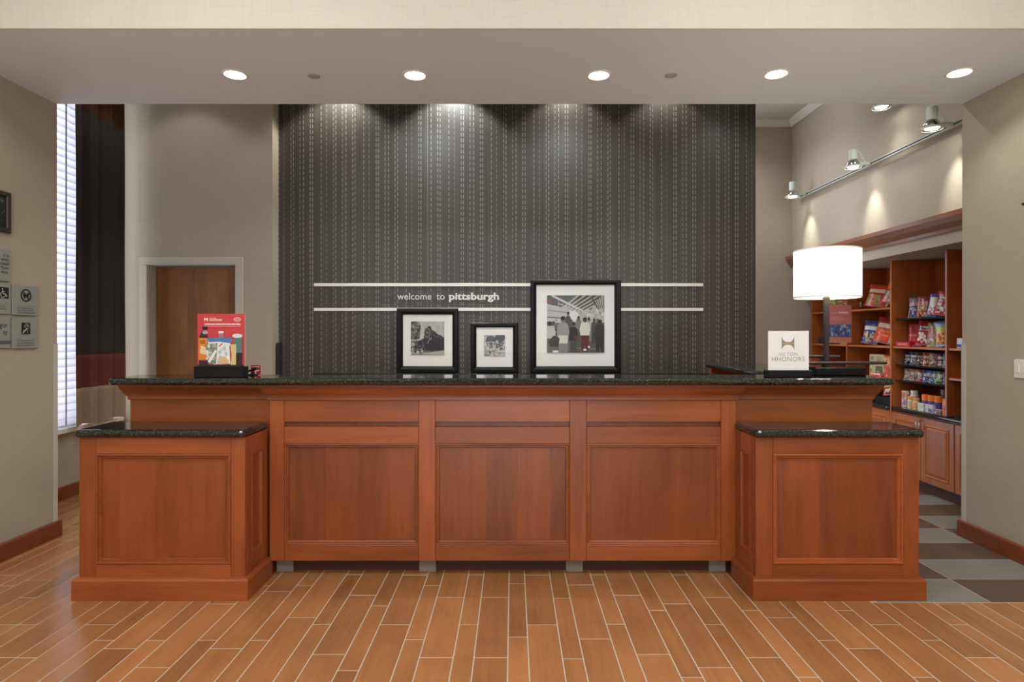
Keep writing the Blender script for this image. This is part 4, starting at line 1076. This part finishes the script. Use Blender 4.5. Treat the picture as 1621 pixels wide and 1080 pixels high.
def carton(label, x0, x1, y0, y1, z, h, cols, name='snack_box'):
    t = thing(name, label, 'box', ((x0+x1)/2, (y0+y1)/2, z))
    obj('carton', box(x0, x1, y0, y1, z+.0005, z+h, .0015), flat('carton', cols[0], .45, noise=.12, nscale=60), t)
    P_ = Print(y1-y0, h, MS((x0-.0012, y1, z))); P_.rect(cols[1], .08, .60, .92, .92); P_.rect(cols[2], .45, .12, .92, .5)
    P_.mottle(cols, .1, .1, .9, .9, 16, .07); P_.build('print', t)
    Q = Print(x1-x0, h, MF((x0, y0-.0012, z))); Q.rect(cols[2], .1, .2, .9, .5); Q.rect(cols[1], .1, .6, .9, .8); Q.build('end_print', t)
carton('khaki printed carton with dark stamp on the low shelf behind the lamp', 3.70, 3.86, 6.02, 6.26, .985, .235, [(172, 164, 122), (150, 142, 104), (84, 82, 66)])
carton('red orange carton beside the tall upright on the low shelf', 3.69, 3.86, 5.875, 6.005, .985, .225, [(186, 84, 52), (214, 150, 110), (176, 60, 40)])
carton('small red and white carton in front of the khaki carton', 3.675, 3.695, 6.02, 6.20, .985, .05, [(200, 60, 52), (230, 200, 190), (196, 50, 44)])
bag('red and yellow crinkled snack bag on the granite between the uprights', 3.79, 6.04, .80, .18, .13, style((190, 60, 40), (200, 50, 40), (226, 200, 110), [(226, 190, 90), (200, 60, 50), (230, 220, 190), (120, 90, 130)]), lean=20, d_=.07, roll=-12)
t = thing('display_bin', 'black bin under the red and yellow snack bag', 'bin', (3.80, 6.02, .7305))
bm = box(3.69, 3.98, 5.90, 6.14, .7305, .742)
for q in ((3.69, 3.70, 5.90, 6.14), (3.97, 3.98, 5.90, 6.14), (3.70, 3.97, 5.90, 5.91), (3.70, 3.97, 6.13, 6.14)): bx(bm, *q, .742, .80)
obj('body', bm, M['blackm'], t); obj('insert', box(3.70, 3.97, 5.91, 6.13, .79, .7985), M['blackm'], t)
# far bay
bag('green snack bag on the top shelf beside the shop back wall', 3.78, 7.18, Z3+.002, .17, .23, style((120, 150, 80), (150, 180, 160), (190, 200, 180), [(140, 160, 70), (200, 190, 100)]), lean=10)
bag('red and green snack bag on the top shelf behind the lamp pole', 3.78, 6.92, Z3+.002, .19, .22, style((176, 60, 40), (170, 60, 40), (140, 150, 80), [(150, 60, 40), (200, 160, 90)]), lean=10)
bag('brown snack bag on the top shelf above the hanging sign', 3.78, 6.72, Z3+.002, .17, .21, style((140, 96, 60), (130, 80, 50), (190, 160, 110), None), lean=10)
bag('light blue snack bag on the middle shelf beside the lamp pole', 3.78, 7.16, Z2+.08, .19, .22, style((84, 112, 164), (120, 146, 190), (150, 170, 206), [(70, 90, 150), (140, 160, 200)]), lean=14, roll=10)
carton('dark display carton under the light blue snack bag', 3.70, 3.95, 7.02, 7.30, Z2, .078, [(40, 36, 40), (60, 50, 50), (80, 70, 60)])
bag('dark navy snack bag on the middle shelf behind the lamp pole', 3.78, 6.93, Z2+.002, .20, .24, style((34, 36, 58), (44, 46, 70), (110, 120, 160), None), lean=10)
carton('green and yellow carton on the middle shelf beside the hanging sign', 3.69, 3.75, 6.66, 6.80, Z2, .10, [(150, 160, 66), (196, 190, 90), (200, 130, 60)])
t = thing('snack_box', 'white and blue box on the shelf by the side wall edge', 'box', (3.72, 4.92, Z2))
obj('carton', box(3.70, 3.78, 4.95, 5.03, Z2+.0005, Z2+.085, .002), flat('white carton', (226, 226, 232), .4, noise=.05), t)
obj('blue_print', box(3.6985, 3.70, 4.955, 5.025, Z2+.01, Z2+.035), flat('blue carton print', (60, 60, 150), .4, noise=.05), t)

# medicine bottles and boxes on the granite
ZG = .7305
def bottle(label, x, y, r_, h, body, cap, lab, caph=.3):
    t = thing('medicine_bottle', label, 'bottle', (x, y, ZG))
    hb = h*(1-caph)
    obj('body', lathe(B(), [(r_*.94, 0), (r_, .004), (r_, hb-.012), (r_*.75, hb-.002), (r_*.7, hb)], 16, (x, y, ZG)), flat('bottle plastic', body, .3, noise=.04), t, smooth=False)
    obj('cap', lathe(B(), [(r_*.9, hb), (r_*.92, h-.003), (r_*.85, h)], 16, (x, y, ZG)), flat('cap plastic', cap, .4, noise=.04), t)
    obj('label', lathe(B(), [(r_+.0006, hb*.15), (r_+.0006, hb*.78)], 16, (x, y, ZG), False), flat('bottle label', lab, .45, noise=.15, nscale=80), t)
bottle('tall white bottle with blue label on the granite worktop', 3.78, 5.68, .034, .165, (226, 226, 230), (232, 232, 234), (90, 120, 190), .18)
bottle('cream bottle with small orange cap on the granite worktop', 3.715, 5.63, .030, .115, (214, 206, 180), (226, 150, 70), (208, 190, 140), .22)
bottle('cream bottle with pale orange cap beside the purple bottles', 3.715, 5.555, .030, .11, (216, 196, 160), (230, 160, 90), (220, 170, 110), .22)
OR, PU = (232, 128, 44), (92, 68, 150)
bottle('purple bottle with orange cap next to the cream bottles', 3.745, 5.47, .036, .15, (80, 60, 140), OR, PU, .36)
bottle('purple bottle with orange cap at the middle of the trio', 3.745, 5.39, .036, .15, (80, 60, 140), OR, PU, .36)
bottle('purple bottle with orange cap next to the grey bottles', 3.745, 5.31, .036, .15, (80, 60, 140), OR, PU, .36)
bottle('grey green bottle behind the purple bottles', 3.88, 5.42, .034, .20, (96, 110, 100), (150, 152, 140), (90, 120, 110), .25)
bottle('dark grey bottle with silver cap behind the white boxes', 3.88, 5.33, .034, .195, (80, 84, 80), (150, 150, 144), (104, 110, 104), .3)
bottle('plum coloured bottle behind the white boxes', 3.86, 5.245, .03, .155, (90, 36, 70), (70, 40, 80), (130, 50, 90), .25)
def mbox(label, x0, x1, y0, y1, h, cols, z=None):
    carton(label, x0, x1, y0, y1, ZG if z is None else z, h, cols, 'medicine_box')
mbox('orange and white tall box at the left end of the bottle row', 3.73, 3.76, 5.72, 5.79, .155, [(222, 200, 186), (214, 130, 80), (130, 90, 150)])
mbox('white box with green dot in front of the purple bottles', 3.675, 3.70, 5.40, 5.48, .075, [(214, 218, 210), (190, 210, 180), (226, 226, 222)])
mbox('white medicine box with purple stripe in front of the bottles', 3.675, 3.70, 5.28, 5.38, .075, [(206, 204, 210), (220, 216, 220), (90, 70, 150)])
mbox('flat purple and white medicine box near the upright', 3.675, 3.70, 5.19, 5.27, .045, [(190, 180, 190), (120, 90, 120), (110, 60, 90)])
mbox('tall orange and purple medicine box next to the upright', 3.685, 3.73, 5.122, 5.18, .145, [(226, 120, 60), (230, 170, 130), (80, 70, 150)])
mbox('tall grey white medicine box behind the orange box', 3.80, 3.85, 5.125, 5.19, .195, [(190, 196, 188), (206, 210, 204), (150, 156, 150)])

# hanging flag sign
hy = 6.35
t = thing('hanging_sign', 'pink card sign with blue photo hung from a rod by the shelves', 'sign', (X_at(1329, hy), hy, Z_at(543, hy)))
hx0, hx1, hz0, hz1 = X_at(1310, hy), X_at(1348, hy), Z_at(543, hy), Z_at(483, hy)
obj('card', box(hx0, hx1, hy, hy+.003, hz0, hz1), M['mat'], t)
p = Print(hx1-hx0, hz1-hz0, MF((hx0, hy-.0005, hz0)))
p.rect((206, 132, 112), 0, 0, 1, 1); p.rect((204, 126, 122), 0, .5, 1, 1); p.rect((92, 106, 150), 0, .15, .98, .49)
p.mottle([(66, 78, 130), (130, 144, 184), (170, 182, 210), (84, 96, 150)], .04, .18, .94, .46, 46, .05)
for k in range(4): p.rect((240, 214, 210), .46+k*.1, .775, .46+k*.1+.085, .82)
for k in range(4): p.rect((222, 170, 166), .15+k*.07, .78, .15+k*.07+.05, .81)
for r_ in range(3): p.rect((230, 186, 176), .14, .68-r_*.04, .62+.05*((r_*7) % 3), .688-r_*.04)
p.build('print', t)
obj('rod', tube(B(), [(hx0-.02, hy+.001, hz1+.012), (XC+.02, hy+.001, hz1+.012)], .004, 6), M['chrome'], t)
obj('bracket', box(XC+.0, XC+.012, hy-.012, hy+.014, hz1-.02 if hz1-.02 > 1.69 else 1.69, hz1+.03), M['chrome'], t)
for q in (.25, .75):
    x_ = hx0+(hx1-hx0)*q; obj('ring', tube(B(), [(x_, hy-.004, hz1-.012), (x_, hy-.007, hz1+.004), (x_, hy+.001, hz1+.018)], .0022, 6), M['chrome'], t)
